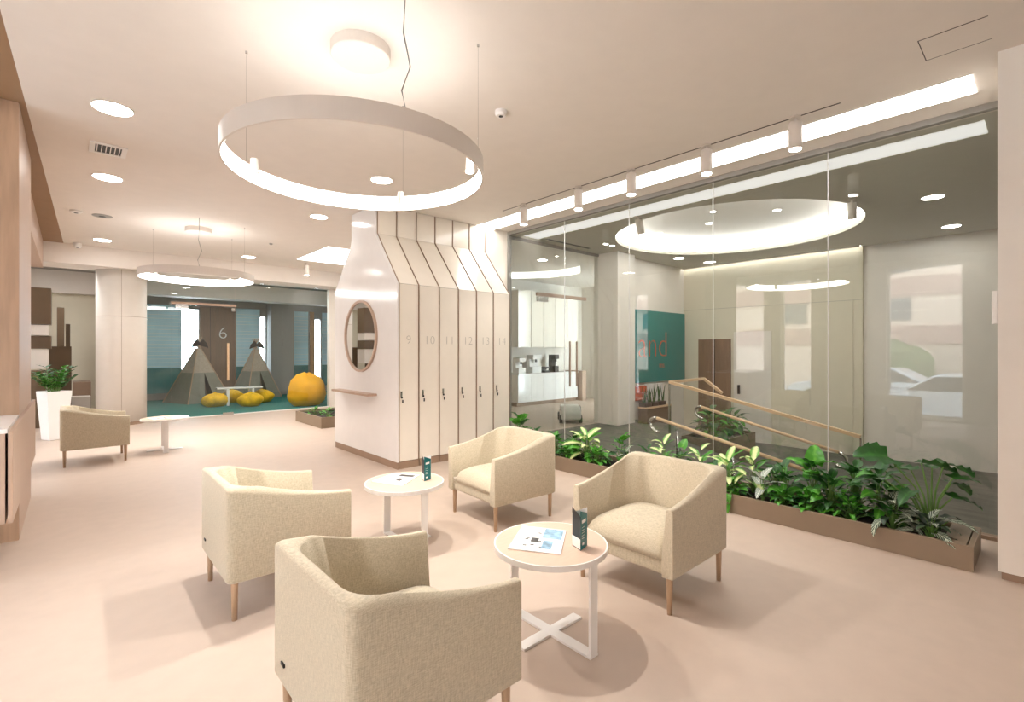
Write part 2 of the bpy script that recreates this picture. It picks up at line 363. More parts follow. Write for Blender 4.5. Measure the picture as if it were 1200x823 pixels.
# mirror and shelf
t = thing('round_mirror', 'round mirror in a thin wooden frame on the white end panel', 'mirror', (LX0, 6.48, 1.69), 0)
bm = nb(); lathe(bm, [(.47, 0), (.5, 0), (.5, .03), (.47, .03), (.47, 0)], n=64, cap=False); f = obj('frame', bm, M_woodp, t); f.rotation_euler = (0, -PI/2, 0)
bm = nb(); lathe(bm, [(.471, .002), (.471, .014)], n=64); f = obj('mirror_glass', bm, M_mirror, t); f.rotation_euler = (0, -PI/2, 0)
tag(B('wall_shelf', M_woodp, None, LX0-.14, LX0-.001, 6.0, 7.18, .885, .915, bev=.003), 'narrow wooden shelf below the round mirror', 'shelf')

# ---------------------------------------------------------------- left cabinet, pillar
t = thing('wood_pillar', 'wide oak-clad pillar at the left edge rising from the counter', 'pillar', (-.8, 6, 0))
B('front_panel', M_wood, t, -1.2, .50, -.55, -.53, 0, CZ-.004)
B('side_panel', M_woodp, t, .48, .502, -.528, 1.0, 0, CZ-.004)
B('core', M_wood, t, -1.2, .478, -.53, 1.0, 0, CZ-.004)
t = thing('counter_cabinet', 'low floating wood cabinet with white countertop wrapping the oak pillar', 'cabinet', (-.8, 5.4, 0))
B('carcass', M_woodp, t, -1.2, .49, -.88, .03, .38, .96)
B('door', M_woodp, t, -.35, .06, -.9, -.88, .38, .96)
B('door', M_woodp, t, .068, .49, -.9, -.88, .38, .96)
B('side_panel', M_woodp, t, .503, .525, -.9, 1.85, .38, .97)
B('countertop', M_gloss, t, -1.2, .501, -.9, .04, .961, .99)
B('countertop', M_gloss, t, .2, .501, 1.65, 1.85, .955, .97)
B('carcass', M_woodp, t, .2, .49, 1.65, 1.85, .38, .95)

# ---------------------------------------------------------------- armchairs
def make_chair():
    t = thing('armchair', '', 'armchair')
    outer = []; inner = []; hs = []
    W, D = .36, .35
    def corner(cx, cy, r, a0, a1, n): return [(cx+r*math.cos(a0+(a1-a0)*k/n), cy+r*math.sin(a0+(a1-a0)*k/n)) for k in range(n+1)]
    nA, nC, nBk = 8, 5, 6
    ro, ri = .04, .17
    # outer, from front of -y arm around the back to front of +y arm
    oA = [(D-(D-(-D+ro))*k/nA, -W) for k in range(nA)]; oC = corner(-D+ro, -W+ro, ro, -PI/2, -PI, nC)
    iy, ix = -W+.062, -D+.075
    iA = [(D-(D-(ix+ri))*k/nA, iy) for k in range(nA)]; iC = corner(ix+ri, iy+ri, ri, -PI/2, -PI, nC)
    half_o = oA+oC; half_i = iA+iC
    nb_ = [(-D, -W+ro+(2*(W-ro))*k/nBk) for k in range(1, nBk)]; nbi = [(ix, iy+ri+(2*(-iy-ri))*k/nBk) for k in range(1, nBk)]
    outer = half_o+nb_+[(x, -y) for x, y in half_o[::-1]]; inner = half_i+nbi+[(x, -y) for x, y in half_i[::-1]]
    hh = [.605+.132*((D-x)/(2*D))**1.5 for x, y in half_o]
    hs = hh+[.737]*len(nb_)+hh[::-1]
    bm = nb(); rows = []
    for (ox, oy), (ix_, iy_), h in zip(outer, inner, hs):
        o = Vector((ox, oy, 0)); i_ = Vector((ix_, iy_, 0)); m = i_-o; mi = o+m*.72
        dn = o+m*1.35 if abs(m.y) < abs(m.x)*1.2 else o+m*1.12
        rr = [(ox*.985, oy*.985, .215), (ox, oy, .225), (ox, oy, h-.012), tuple((o+m*.12).xy)+(h,), tuple((o+m*.55).xy)+(h+.002,), tuple(mi.xy)+(h-.012,), tuple(dn.xy)+(.33,), tuple(dn.xy)+(.215,)]
        rows.append([bm.verts.new(p) for p in rr])
    for a, b in zip(rows, rows[1:]):
        for k in range(8): bm.faces.new((a[k], a[(k+1) % 8], b[(k+1) % 8], b[k]))
    bm.faces.new(rows[0][::-1]); bm.faces.new(rows[-1])
    sh = obj('upholstered_shell', bm, M_fab, t, smooth=True, bev=.01, seg=3)
    sh.modifiers['bevel'].angle_limit = math.radians(50)
    # seat base + cushion
    bm = nb(); box(bm, -.27, .325, -.295, .295, .217, .33); obj('seat_base', bm, M_fab, t, bev=.015, seg=3, smooth=True)
    bm = nb(); N = 14; g = [[None]*(N+1) for _ in range(N+1)]
    for i in range(N+1):
        for j in range(N+1):
            u, v = i/N*2-1, j/N*2-1
            x = .03+.305*u; y = .288*v
            fx_ = max(0, 1-abs(u)**5); fy_ = max(0, 1-abs(v)**4)
            z = .335+.105*(fx_**.5)*(fy_**.42)*(1-.12*(u*u+v*v)/2)
            g[i][j] = bm.verts.new((x, y, z))
    for i in range(N):
        for j in range(N): bm.faces.new((g[i][j], g[i+1][j], g[i+1][j+1], g[i][j+1]))
    edge = [g[i][0] for i in range(N)]+[g[N][j] for j in range(N)]+[g[i][N] for i in range(N, 0, -1)]+[g[0][j] for j in range(N, 0, -1)]
    low = [bm.verts.new((v.co.x*.99, v.co.y*.99, .30)) for v in edge]
    for i in range(len(edge)): bm.faces.new((edge[i], edge[(i+1) % len(edge)], low[(i+1) % len(edge)], low[i]))
    bm.faces.new(low); obj('seat_cushion', bm, M_fab, t, smooth=True)
    for sx in (-1, 1):
        for sy in (-1, 1):
            bm = nb(); x, y = sx*.305, sy*.315; lathe(bm, [(.014, 0), (.019, .2), (.019, .225)], x, y, 14); obj('leg', bm, M_leg, t, smooth=True)
    o = B('label_tag', M_black, t, -.356, -.349, .20, .235, .30, .312)
    return t
ch = make_chair()
ch.location = (.95, 1.735, 0); ch['label'] = 'beige linen armchair nearest the camera, seen from behind'; ch['group'] = 'beige armchairs'
dup(ch, (.98, 3.35, 0), 0, 'beige linen armchair to the left of the two tables, seen from behind')
dup(ch, (2.82, 1.76, 0), PI, 'beige linen armchair right of the nearer table, facing it')
dup(ch, (2.92, 3.36, 0), PI-.06, 'beige linen armchair in front of the numbered lockers')
dup(ch, (.25, 8.72, 0), 0, 'beige linen armchair at far left beside the white planter')

# ---------------------------------------------------------------- tables
def make_table():
    t = thing('side_table', '', 'table')
    bm = nb(); lathe(bm, [(.285, .478), (.292, .4805)], n=64); obj('table_top', bm, M_ttop, t, smooth=False)
    bm = nb(); lathe(bm, [(.28, .452), (.3, .452), (.3, .480), (.292, .480), (.285, .4775)], n=64); obj('rim', bm, M_metal_w, t)
    for s in (-1, 1): B('leg', M_metal_w, t, -.027, .027, s*.285-.007, s*.285+.007, .012, .452)
    B('foot_bar', M_metal_w, t, -.03, .03, -.292, .292, 0, .012)
    B('foot_bar', M_metal_w, t, -.22, -.03, -.03, .03, 0, .012); B('foot_bar', M_metal_w, t, .03, .22, -.03, .03, 0, .012)
    B('support', M_metal_w, t, -.02, .02, -.28, .28, .44, .452)
    return t
tb = make_table(); tb.location = (1.89, 1.78, 0); tb['label'] = 'round side table nearer the camera with white rim and cross foot'; tb['group'] = 'round side tables'
dup(tb, (1.92, 3.355, 0), 0, 'round side table in the middle, between the lockers and the left armchair')
dup(tb, (1.05, 8.9, 0), -.06, 'round white-rimmed side table at the far left by the column')

def magazine(name, quad, z, label, kind):
    c = Vector((sum(p[0] for p in quad)/4, sum(p[1] for p in quad)/4, z))
    t = thing(name, label, 'magazine', c)
    q = [Vector((p[0]-c.x, p[1]-c.y, 0)) for p in quad]
    def P(u, v, h): a = q[0].lerp(q[1], u); b = q[3].lerp(q[2], u); r = a.lerp(b, v); return (r.x, r.y, h)
    def slab(nm, u0, u1, v0, v1, h0, h1, m, par=t):
        bm = nb(); vs = [bm.verts.new(P(u, v, h)) for h in (h0, h1) for u, v in ((u0, v0), (u1, v0), (u1, v1), (u0, v1))]
        bm.faces.new(vs[:4][::-1]); bm.faces.new(vs[4:])
        for i in range(4): bm.faces.new((vs[i], vs[(i+1) % 4], vs[4+(i+1) % 4], vs[4+i]))
        return obj(nm, bm, m, par)
    cov = slab('pages', 0, 1, 0, 1, .0005, .006, M_page)
    if kind == 1:
        slab('picture', .55, .95, .55, .97, .006, .0064, M_print1); slab('picture', .6, .8, .12, .45, .006, .0064, M_print1)
        slab('picture', .35, .5, .35, .52, .006, .0064, M_print2)
        for k in range(7): u = random.uniform(.2, .75); v = random.uniform(.1, .85); slab('picture', u, u+.07, v, v+.04, .006, .0063, M_print2)
    else:
        slab('picture', .35, .9, .72, .9, .006, .0064, M_print2); slab('picture', .55, .72, .3, .55, .006, .0064, M_print2)
        for k in range(6): v = .08+.08*k; slab('picture', .12, .42, v, v+.02, .006, .0063, M_print2)
    return t
magazine('magazine', [(1.655, 1.857), (1.801, 1.627), (2.06, 1.82), (1.93, 2.04)], .481, 'open magazine with blue pictures on the nearer table', 1)
magazine('magazine', [(1.717, 3.508), (1.838, 3.24), (2.1, 3.43), (1.98, 3.62)], .481, 'magazine with dark pictures on the middle table', 2)
magazine('magazine', [(.85, 8.95), (.9, 8.7), (1.1, 8.75), (1.05, 9.0)], .481, 'dark and white magazine on the far left table', 2)
def card(x, y, rz, label, h=.2, w_=.1):
    t = thing('leaflet_stand', label, 'leaflet', (x, y, .481), rz)
    pts = [(0, 0), (w_*.95, w_*.35), (w_*.2, w_*.98)]
    mats = [M_card, M_page, M_black]
    for k in range(3):
        a, b = Vector(pts[k]), Vector(pts[(k+1) % 3]); d = (b-a).normalized()*.0008; nrm = Vector((d.y, -d.x))
        bm = nb(); vs = []
        for z0 in (0, h):
            zz = z0-(0 if z0 == 0 else 0)
            for p in (a, b, b-nrm*1.5, a-nrm*1.5): vs.append(bm.verts.new((p.x, p.y, zz)))
        # slanted top edge
        vs[4].co.z -= .0; vs[5].co.z -= .03; vs[6].co.z -= .03
        bm.faces.new(vs[:4][::-1]); bm.faces.new(vs[4:])
        for i in range(4): bm.faces.new((vs[i], vs[(i+1) % 4], vs[4+(i+1) % 4], vs[4+i]))
        pn = obj('printed_panel', bm, mats[k], t)
        if k == 0:
            pn['label'] = 'teal printed panel'
            ang = math.atan2(d.y, d.x); nr = Vector((d.y, -d.x)).normalized()
            def blk(f0, f1, z0, z1, m):
                p, q_ = a.lerp(b, f0)+nr*.0003, a.lerp(b, f1)+nr*.0003; bb = nb()
                v = [bb.verts.new((p.x, p.y, z0)), bb.verts.new((q_.x, q_.y, z0)), bb.verts.new((q_.x, q_.y, z1)), bb.verts.new((p.x, p.y, z1))]
                v2 = [bb.verts.new((vv.co.x+nr.x*.0004, vv.co.y+nr.y*.0004, vv.co.z)) for vv in v]
                bb.faces.new(v); bb.faces.new(v2[::-1])
                for i in range(4): bb.faces.new((v[i], v2[i], v2[(i+1) % 4], v[(i+1) % 4]))
                obj('print', bb, m, pn)
            blk(.2, .75, h*.66, h*.74, M_page)
            for j in range(5): blk(.2, .2+.4-.05*(j % 2), h*(.55-.07*j), h*(.56-.07*j), M_page)
            blk(.25, .5, h*.1, h*.16, M_page)
        if k == 2:
            pn['label'] = 'dark picture panel'; ang = 0; nr = Vector((d.y, -d.x)).normalized()
            p, q_ = a.lerp(b, .02)+nr*.0003, a.lerp(b, .98)+nr*.0003; bb = nb(); prism(bb, [(p.x, p.y), (q_.x, q_.y), (q_.x+nr.x*.0004, q_.y+nr.y*.0004), (p.x+nr.x*.0004, p.y+nr.y*.0004)], 'z', .004, h*.28); obj('print', bb, M_page, pn)
    return t
card(1.915, 1.595, -.1, 'small teal three-sided leaflet stand on the nearer table', .2, .08)
card(2.03, 3.25, -.1, 'small teal three-sided leaflet stand on the middle table', .19, .075)

# ---------------------------------------------------------------- ring lamps
def ring_lamp(x, y, label):
    t = thing('ring_lamp', label, 'pendant lamp', (x, y, 2.62), 0, 'ring pendant lamps')
    R = .79
    bm = nb(); lathe(bm, [(R-.012, .115), (R, .115), (R, 0), (R-.012, 0), (R-.012, .004), (R-.008, .004), (R-.008, .11), (R-.012, .11), (R-.012, .115)], n=128, cap=False); obj('housing', bm, M_ringw, t)
    bm = nb(); lathe(bm, [(R-.010, .006), (R-.016, .006), (R-.016, .108), (R-.010, .108), (R-.010, .006)], n=128, cap=False); obj('led_band', bm, M_led, t)
    for a in (135, -45, 40):
        px, py = (R-.03)*math.cos(math.radians(a)), (R-.03)*math.sin(math.radians(a))
        bm = nb(); tube(bm, [(px, py, .1), (px, py, .83)], .0012, 5); obj('wire', bm, M_steel, t)
        bm = nb(); tube(bm, [(px, py, .815), (px, py, .829)], .008, 8); obj('ceiling_anchor', bm, M_steel, t)
        q = nb(); sx, sy = px*.93, py*.93; lathe(q, [(.0, .13), (.022, .125), (.028, .03), (.03, .02)], sx, sy, 16); s = obj('spot_head', q, M_ringw, t)
        q = nb(); lathe(q, [(.026, .012), (.026, .0195)], sx, sy, 16); obj('spot_lens', q, M_down, s)
        ld = bpy.data.lights.new('spot_lamp', 'SPOT'); ld.energy = SPOT_W; ld.spot_size = 2.3; ld.spot_blend = .6; ld.shadow_soft_size = .03; ld.color = WARM
        lo_ = bpy.data.objects.new('spot_lamp', ld); C.objects.link(lo_); lo_.parent = s; lo_.location = (sx, sy, .005)
    pts = [(.05, -.77, .11), (.03, -.765, .18), (-.05, -.76, .30), (.02, -.7, .5), (0.0, -.5, .70), (0, -.15, .80)]
    pts = [(-.12, -.775, .11), (-.14, -.77, .2), (-.09, -.77, .34), (-.13, -.77, .5), (-.12, -.77, .68), (-.12, -.77, .829)]
    bm = nb(); tube(bm, pts, .004, 6); obj('cable', bm, M_grey, t, smooth=True)
    bm = nb(); lathe(bm, [(.18, .76), (.185, .765), (.185, .8295)], 0, 0, 48); obj('canopy', bm, M_ringw, t)
    return t
ring_lamp(1.39, 2.985, 'large white ring lamp hanging over the near armchairs')
ring_lamp(1.53, 9.19, 'white ring lamp hanging at the far end before the glass room')

# ---------------------------------------------------------------- ceiling fittings
def downlight(x, y, r, label, grp='recessed downlights', z=CZ):
    t = thing('downlight', label, 'ceiling light', (x, y, z), 0, grp)
    bm = nb(); lathe(bm, [(r, 0-.001), (r+.015, -.001), (r+.015, -.006), (r, -.006), (r, -.001)], n=40, cap=False); obj('trim_ring', bm, M_white, t)
    bm = nb(); lathe(bm, [(r, -.005), (r, -.001)], n=40); obj('diffuser', bm, M_down, t)
downlight(.254, 5.08, .13, 'round ceiling downlight above the oak pillar, nearest on the left')
downlight(.313, 7.16, .13, 'round ceiling downlight just beyond the ceiling vent on the left')
downlight(2.65, 5.15, .115, 'round ceiling downlight seen through the near ring lamp')
downlight(2.70, 7.19, .115, 'round ceiling downlight left of the locker block neck')
downlight(.426, 11.3, .12, 'round ceiling downlight before the round column')
downlight(2.78, 11.3, .12, 'round ceiling downlight before the glass play room')
G2 = 'small lobby downlights'
def small(x, y, r, label, z=CZ): downlight(x, y, r, label, G2, z)
small(7.48, 2.61, .04, 'small spotlight in the glowing recess, right one', CZ+.26)
small(7.61, 3.61, .04, 'small spotlight in the glowing recess, left one', CZ+.26)
small(7.52, 5.5, .045, 'small downlight left of the glowing round recess')
small(8.16, 1.0, .11, 'larger lobby downlight, right of the round recess and nearer')
small(10.3, 1.04, .11, 'larger lobby downlight above the right lobby wall, further one')
small(9.6, 5.3, .1, 'lobby downlight between the round recess and the teal board')
small(8.3, 14.3, .09, 'hidden corner downlight of the play room')
small(3.2, 14.6, .07, 'downlight in the play room seen under the far ring lamp')
small(4.4, 14.9, .07, 'downlight in the play room near its grey column')
small(7.6, 7.4, .1, 'downlight over the kitchen entrance beyond the glass door')
small(9.4, 8.2, .1, 'downlight over the white kitchen cupboards')
for x, y, a, b, l in ((3.6, 13.45, 1.6, .4, 'unseen long light panel added to brighten the play room'), (-.6, 13.75, .9, .7, 'unseen light panel added to brighten the shelf room')):  # both panels added behind the cross beam, out of view, to brighten these rooms
    t = thing('ceiling_light', l, 'ceiling light', (x, y, CZ-.05 if x < 0 else CZ)); B('diffuser', M_strip, t, -a, a, -b, b, -.008, -.001); B('edge_trim', M_white, t, -a-.02, -a, -b, b, -.01, -.001); B('edge_trim', M_white, t, a, a+.02, -b, b, -.01, -.001)
def cyl_spot(x, y, label, tilt=0, z=CZ):
    t = thing('cylinder_spot', label, 'spotlight', (x, y, z), 0, 'white cylinder spotlights')
    bm = nb(); lathe(bm, [(.045, -.012), (.045, -.001)], n=24); obj('mount', bm, M_ringw, t)
    bm = nb(); lathe(bm, [(.012, -.06), (.012, -.012)], n=10); obj('stem', bm, M_ringw, t)
    bm = nb(); lathe(bm, [(.046, -.27), (.052, -.27), (.052, -.05), (.048, -.045)], n=32); h = obj('body', bm, M_ringw, t)
    for p in h.data.polygons: p.use_smooth = len(p.vertices) == 4
    bm = nb(); lathe(bm, [(.044, -.276), (.044, -.2705)], n=24); obj('lens', bm, M_down, t)
    ld = bpy.data.lights.new('spot_lamp', 'SPOT'); ld.energy = TRACK_W; ld.spot_size = 1.5; ld.spot_blend = .5; ld.shadow_soft_size = .04; ld.color = WARM
    lo_ = bpy.data.objects.new('spot_lamp', ld); C.objects.link(lo_); lo_.parent = t; lo_.location = (0, 0, -.28)
    if tilt:
        for c in t.children:
            if c.name.split('.')[0] in ('body', 'lens'): c.rotation_euler = (0, tilt, 0)
    return t
nm = ['nearest the camera end of the track', 'second along the track from the camera', 'middle one of the five on the track', 'fourth along the track from the camera', 'nearest the lockers on the track']
for y, l in zip((1.43, 2.2, 3.04, 3.78, 4.73), nm): cyl_spot(4.5, y, 'white cylinder spotlight, '+l)
cyl_spot(6.12, 4.02, 'tilted cylinder spotlight beyond the glass by the round recess', -.35)
cyl_spot(7.52, 1.72, 'cylinder spotlight beyond the glass, right of the round recess')
cyl_spot(3.95, 10.9+.35, 'cylinder spotlight hanging by the far square light panel')
tag(B('light_track', M_dark, None, 4.495, 4.505, 1.107, 5.15, CZ-.004, CZ-.0005), 'thin black ceiling track carrying the five spotlights', 'track')
t = thing('strip_light', 'long white ceiling light strip parallel to the glass wall', 'ceiling light', (4.89, 3.2, CZ))
B('diffuser', M_strip, t, -.18, .18, -2.83, 2.83, -.006, -.001)
B('edge_trim', M_white, t, -.19, -.18, -2.84, 2.84, -.008, -.0005); B('edge_trim', M_white, t, .18, .19, -2.84, 2.84, -.008, -.0005)
t = thing('ceiling_light', 'square white ceiling light panel above the far planter', 'ceiling light', (4.35, 10.0, CZ))
B('diffuser', M_strip, t, -.75, .75, -.85, .85, -.006, -.001); B('edge_trim', M_white, t, -.76, -.75, -.86, .86, -.008, -.0005)
t = thing('air_vent', 'square ceiling air vent with dark slots between two downlights', 'vent', (.275, 6.15, CZ))
bm = nb()
for a in ((-.14, -.1, -.16, .16), (.1, .14, -.16, .16), (-.1, .1, -.16, -.12), (-.1, .1, .12, .16)): box(bm, a[0], a[1], a[2], a[3], -.01, -.001)
obj('frame', bm, M_metal_w, t); B('backing', M_black, t, -.1, .1, -.12, .12, -.003, -.001)
for k in range(6): B('slat', M_metal_w, t, -.084+.0336*k-.0035, -.084+.0336*k+.0035, -.12, .12, -.009, -.003)
def disc(name, x, y, r, h, m, label, cat):
    t = thing(name, label, cat, (x, y, CZ)); bm = nb(); lathe(bm, [(r*.75, -h), (r, -h*.6), (r, -.001)], n=24); obj('cover', bm, m, t, smooth=False)
    bm = nb(); lathe(bm, [(r*.3, -h-.004), (r*.35, -h)], n=12); obj('sensor', bm, M_black, t)
disc('smoke_detector', 2.604, 3.007, .05, .045, M_metal_w, 'small white smoke detector right of the ring lamp', 'smoke detector')
disc('ceiling_speaker', .347, 9.26, .12, .01, M_grey, 'flat grey ceiling speaker left of the far ring lamp', 'speaker')
disc('smoke_detector', .06, 9.17, .07, .03, M_metal_w, 'white ceiling sensor near the taupe ceiling edge', 'smoke detector')
disc('security_camera', .1, 11.9, .06, .09, M_metal_w, 'small security camera under the ceiling at the far left corner', 'camera')
disc('smoke_detector', 2.73, 9.6, .03, .02, M_grey, 'tiny grey sprinkler before the far beam', 'sprinkler')
t = thing('access_panel', 'square ceiling access panel with thin dark joints at top right', 'ceiling panel', (4.12, .4, CZ))
B('panel', M_ceil, t, -.15, .15, -.155, .155, -.0015, -.0003)
B('joint', M_dark, t, -.156, -.15, -.16, .16, -.002, -.0002); B('joint', M_dark, t, .15, .156, -.16, .16, -.002, -.0002); B('joint', M_dark, t, -.15, .15, .155, .16, -.002, -.0002)
t = thing('ceiling_slot', 'dark linear air slot in the lobby ceiling before the glass door', 'vent', (6.8, 5.94, CZ))
B('slot', M_black, t, -.6, .6, -.03, .03, -.004, -.001); B('slot_frame', M_grey, t, -.62, .62, .03, .04, -.006, -.001)
t = thing('wall_switch', 'small white box on the edge of the right white wall', 'switch', (4.56, .243, 1.78)); B('body', M_metal_w, t, -.03, .03, -.014, .014, -.11, .11, bev=.004); B('face_plate', M_white, t, -.02, .02, .014, .016, -.06, .06)

# ---------------------------------------------------------------- planters
def trough(label, x0, x1, y0, y1, h, z0=0, mat_=M_taupe2, soilz=None, w_=.03):
    t = thing('planter', label, 'planter', ((x0+x1)/2, (y0+y1)/2, z0), 0)
    a, b = (x1-x0)/2, (y1-y0)/2
    B('long_side', mat_, t, -a, -a+w_, -b, b, 0, h); B('long_side', mat_, t, a-w_, a, -b, b, 0, h)
    B('end_board', mat_, t, -a+w_, a-w_, -b, -b+w_, 0, h); B('end_board', mat_, t, -a+w_, a-w_, b-w_, b, 0, h)
    s = soilz or h-.04; bm = nb(); nx, ny = 8, max(4, int((y1-y0)*8)); g = []
    for i in range(nx+1):
        g.append([bm.verts.new((-a+w_+(2*a-2*w_)*i/nx, -b+w_+(2*b-2*w_)*j/ny, s+random.uniform(-.012, .012))) for j in range(ny+1)])
    for i in range(nx):
        for j in range(ny): bm.faces.new((g[i][j], g[i+1][j], g[i+1][j+1], g[i][j+1]))
    o = obj('soil', bm, M_soil, t, recalc=False); o['kind'] = 'stuff'
    return t
PL = trough('long low taupe planter box along the glass wall', 4.5, 5.05, .343, 5.42, .168)
B('planter_end_ledge', M_taupe2, PL, -.245, .245, -2.50, -2.38, .150, .168)
trough('low taupe planter box behind the locker block before the glass room', 3.53, 5.2, 9.28, 10.7, .21)
trough('tall taupe planter box between the ramp and stairs beyond the glass', 7.6, 8.9, 3.46, 4.15, .56, -.5)

# leaves
def leaf_mesh(name, L, W, kind='lance', droop=.6, fold=.25, n=8, m=None):
    bm = nb(); rows = []
    x = z = 0; a = 0.0
    for i in range(n+1):
        t_ = i/n
        if kind == 'lance': w_ = math.sin(PI*t_**.8)**.8
        elif kind == 'heart': w_ = (1-t_)**.55*min(1, .75+t_*1.6) if t_ < 1 else 0
        elif kind == 'round': w_ = math.sqrt(max(0, 1-(2*t_-1)**2))**.8
        else: w_ = math.sin(PI*min(1, t_*.92+.08))**.6
        w_ = max(w_, .02)*W/2
        h = fold*w_
        wav = .06*W*math.sin(i*1.9)
        rows.append([bm.verts.new((x, -w_, z+h+wav)), bm.verts.new((x, -w_*.5, z+h*.35)), bm.verts.new((x, 0, z)), bm.verts.new((x, w_*.5, z+h*.35)), bm.verts.new((x, w_, z+h-wav))])
        x += L/n*math.cos(a); z += L/n*math.sin(a); a -= droop/n*1.2
    if kind == 'heart':   # lobes behind the base
        r0 = [bm.verts.new((-.16*L, -W*.34, .12*W)), bm.verts.new((-.1*L, -W*.18, .05*W)), None, bm.verts.new((-.1*L, W*.18, .05*W)), bm.verts.new((-.16*L, W*.34, .12*W))]
        R0 = rows[0]
        bm.faces.new((r0[0], R0[0], R0[1], r0[1])); bm.faces.new((r0[1], R0[1], R0[2])); bm.faces.new((r0[3], R0[2], R0[3])); bm.faces.new((r0[3], R0[3], R0[4], r0[4]))
    for a_, b_ in zip(rows, rows[1:]):
        for k in range(4): bm.faces.new((a_[k], b_[k], b_[k+1], a_[k+1]))
    me = bpy.data.meshes.new(name); bm.to_mesh(me); bm.free()
    for p in me.polygons: p.use_smooth = True
    me.materials.append(m); return me
LM = {
 'agl': [leaf_mesh('leaf', .20, .075, 'lance', .7, .3, m=M_g_vari), leaf_mesh('leaf', .16, .07, 'lance', 1.1, .3, m=M_g_vari), leaf_mesh('leaf', .18, .065, 'lance', .5, .25, m=M_g_mid)],
 'pothos': [leaf_mesh('leaf', .095, .075, 'heart', .6, .2, m=M_g_mid), leaf_mesh('leaf', .08, .06, 'heart', .9, .2, m=M_g_mid), leaf_mesh('leaf', .09, .07, 'heart', .6, .2, m=M_g_dark)],
 'dark': [leaf_mesh('leaf', .13, .06, 'lance', .8, .25, m=M_g_dark), leaf_mesh('leaf', .11, .07, 'heart', .6, .25, m=M_g_dark), leaf_mesh('leaf', .12, .06, 'lance', .9, .2, m=M_g_mid)],
 'heart': [leaf_mesh('leaf', .15, .13, 'heart', .7, .2, m=M_g_mid), leaf_mesh('leaf', .12, .10, 'heart', .9, .2, m=M_g_dark)],
 'vein': [leaf_mesh('leaf', .16, .08, 'heart', 1.0, .2, m=M_g_vein), leaf_mesh('leaf', .12, .07, 'heart', 1.0, .2, m=M_g_purp)],
 'pale': [leaf_mesh('leaf', .18, .09, 'heart', .6, .15, m=M_g_pale)],
 'big': [leaf_mesh('leaf', .29, .30, 'heart', .5, .18, 10, m=M_g_dark), leaf_mesh('leaf', .24, .14, 'heart', .6, .2, 10, m=M_g_dark), leaf_mesh('leaf', .32, .19, 'heart', .5, .15, 10, m=M_g_dark)],
 'fern': [leaf_mesh('leaf', .30, .12, 'lance', 1.1, .2, m=M_g_dark), leaf_mesh('leaf', .22, .1, 'lance', 1.3, .2, m=M_g_mid)],
 'zz': [leaf_mesh('leaf', .07, .03, 'lance', .2, .2, m=M_g_dark), leaf_mesh('leaf', .07, .03, 'lance', .3, .2, m=M_g_mid)],
}
def put_leaf(par, me, p, az, pitch, roll=0, s=1):
    o = bpy.data.objects.new('leaf', me); C.objects.link(o); o.parent = par
    o.matrix_local = Matrix.Translation(p) @ Matrix.Rotation(az, 4, 'Z') @ Matrix.Rotation(-pitch, 4, 'Y') @ Matrix.Rotation(roll, 4, 'X') @ Matrix.Scale(s, 4)
    return o
def plant(x, y, z, kind, n, h, spread, label, cat='plant', s=1, group=None, lean=(0, 0), xlim=None):
    t = thing('%s_plant' % {'agl': 'variegated', 'pothos': 'trailing', 'dark': 'bushy', 'heart': 'heart_leaf', 'vein': 'veined', 'pale': 'veined', 'big': 'large_leaf', 'fern': 'fern', 'zz': 'zamioculcas'}[kind], label, cat, (x, y, z), 0, group)
    st_ = nb(); ms = LM[kind]
    for k in range(n):
        az = 2*PI*(k*.381966)+random.uniform(-.3, .3); f = (k+.5)/n
        hh = h*(1-.75*f)*random.uniform(.85, 1.1); rr = spread*(.15+.85*f)*random.uniform(.6, 1.05)
        p = Vector((rr*math.cos(az)+lean[0]*hh, rr*math.sin(az)+lean[1]*hh, hh))
        if xlim: p.x = max(xlim[0]-x, min(xlim[1]-x, p.x))
        pitch = 1.1*(1-f)-.15+random.uniform(-.2, .2)
        sc = s*random.uniform(.75, 1.1)
        if xlim and x+p.x+.16*s*math.cos(az)*math.cos(pitch) > GX-.03: sc *= .6; az += PI*.6
        tube(st_, [(p.x*.1, p.y*.1, -.02), (p.x*.5, p.y*.5, hh*.6), tuple(p)], .004*s, 5, .0022*s)
        put_leaf(t, ms[k % len(ms)], p, az, pitch, random.uniform(-.4, .4), sc)
    obj('stems', st_, M_stem, t)
    return t
SZ = .13
GP = 'plants in the long planter'
XL = (4.56, 5.2)
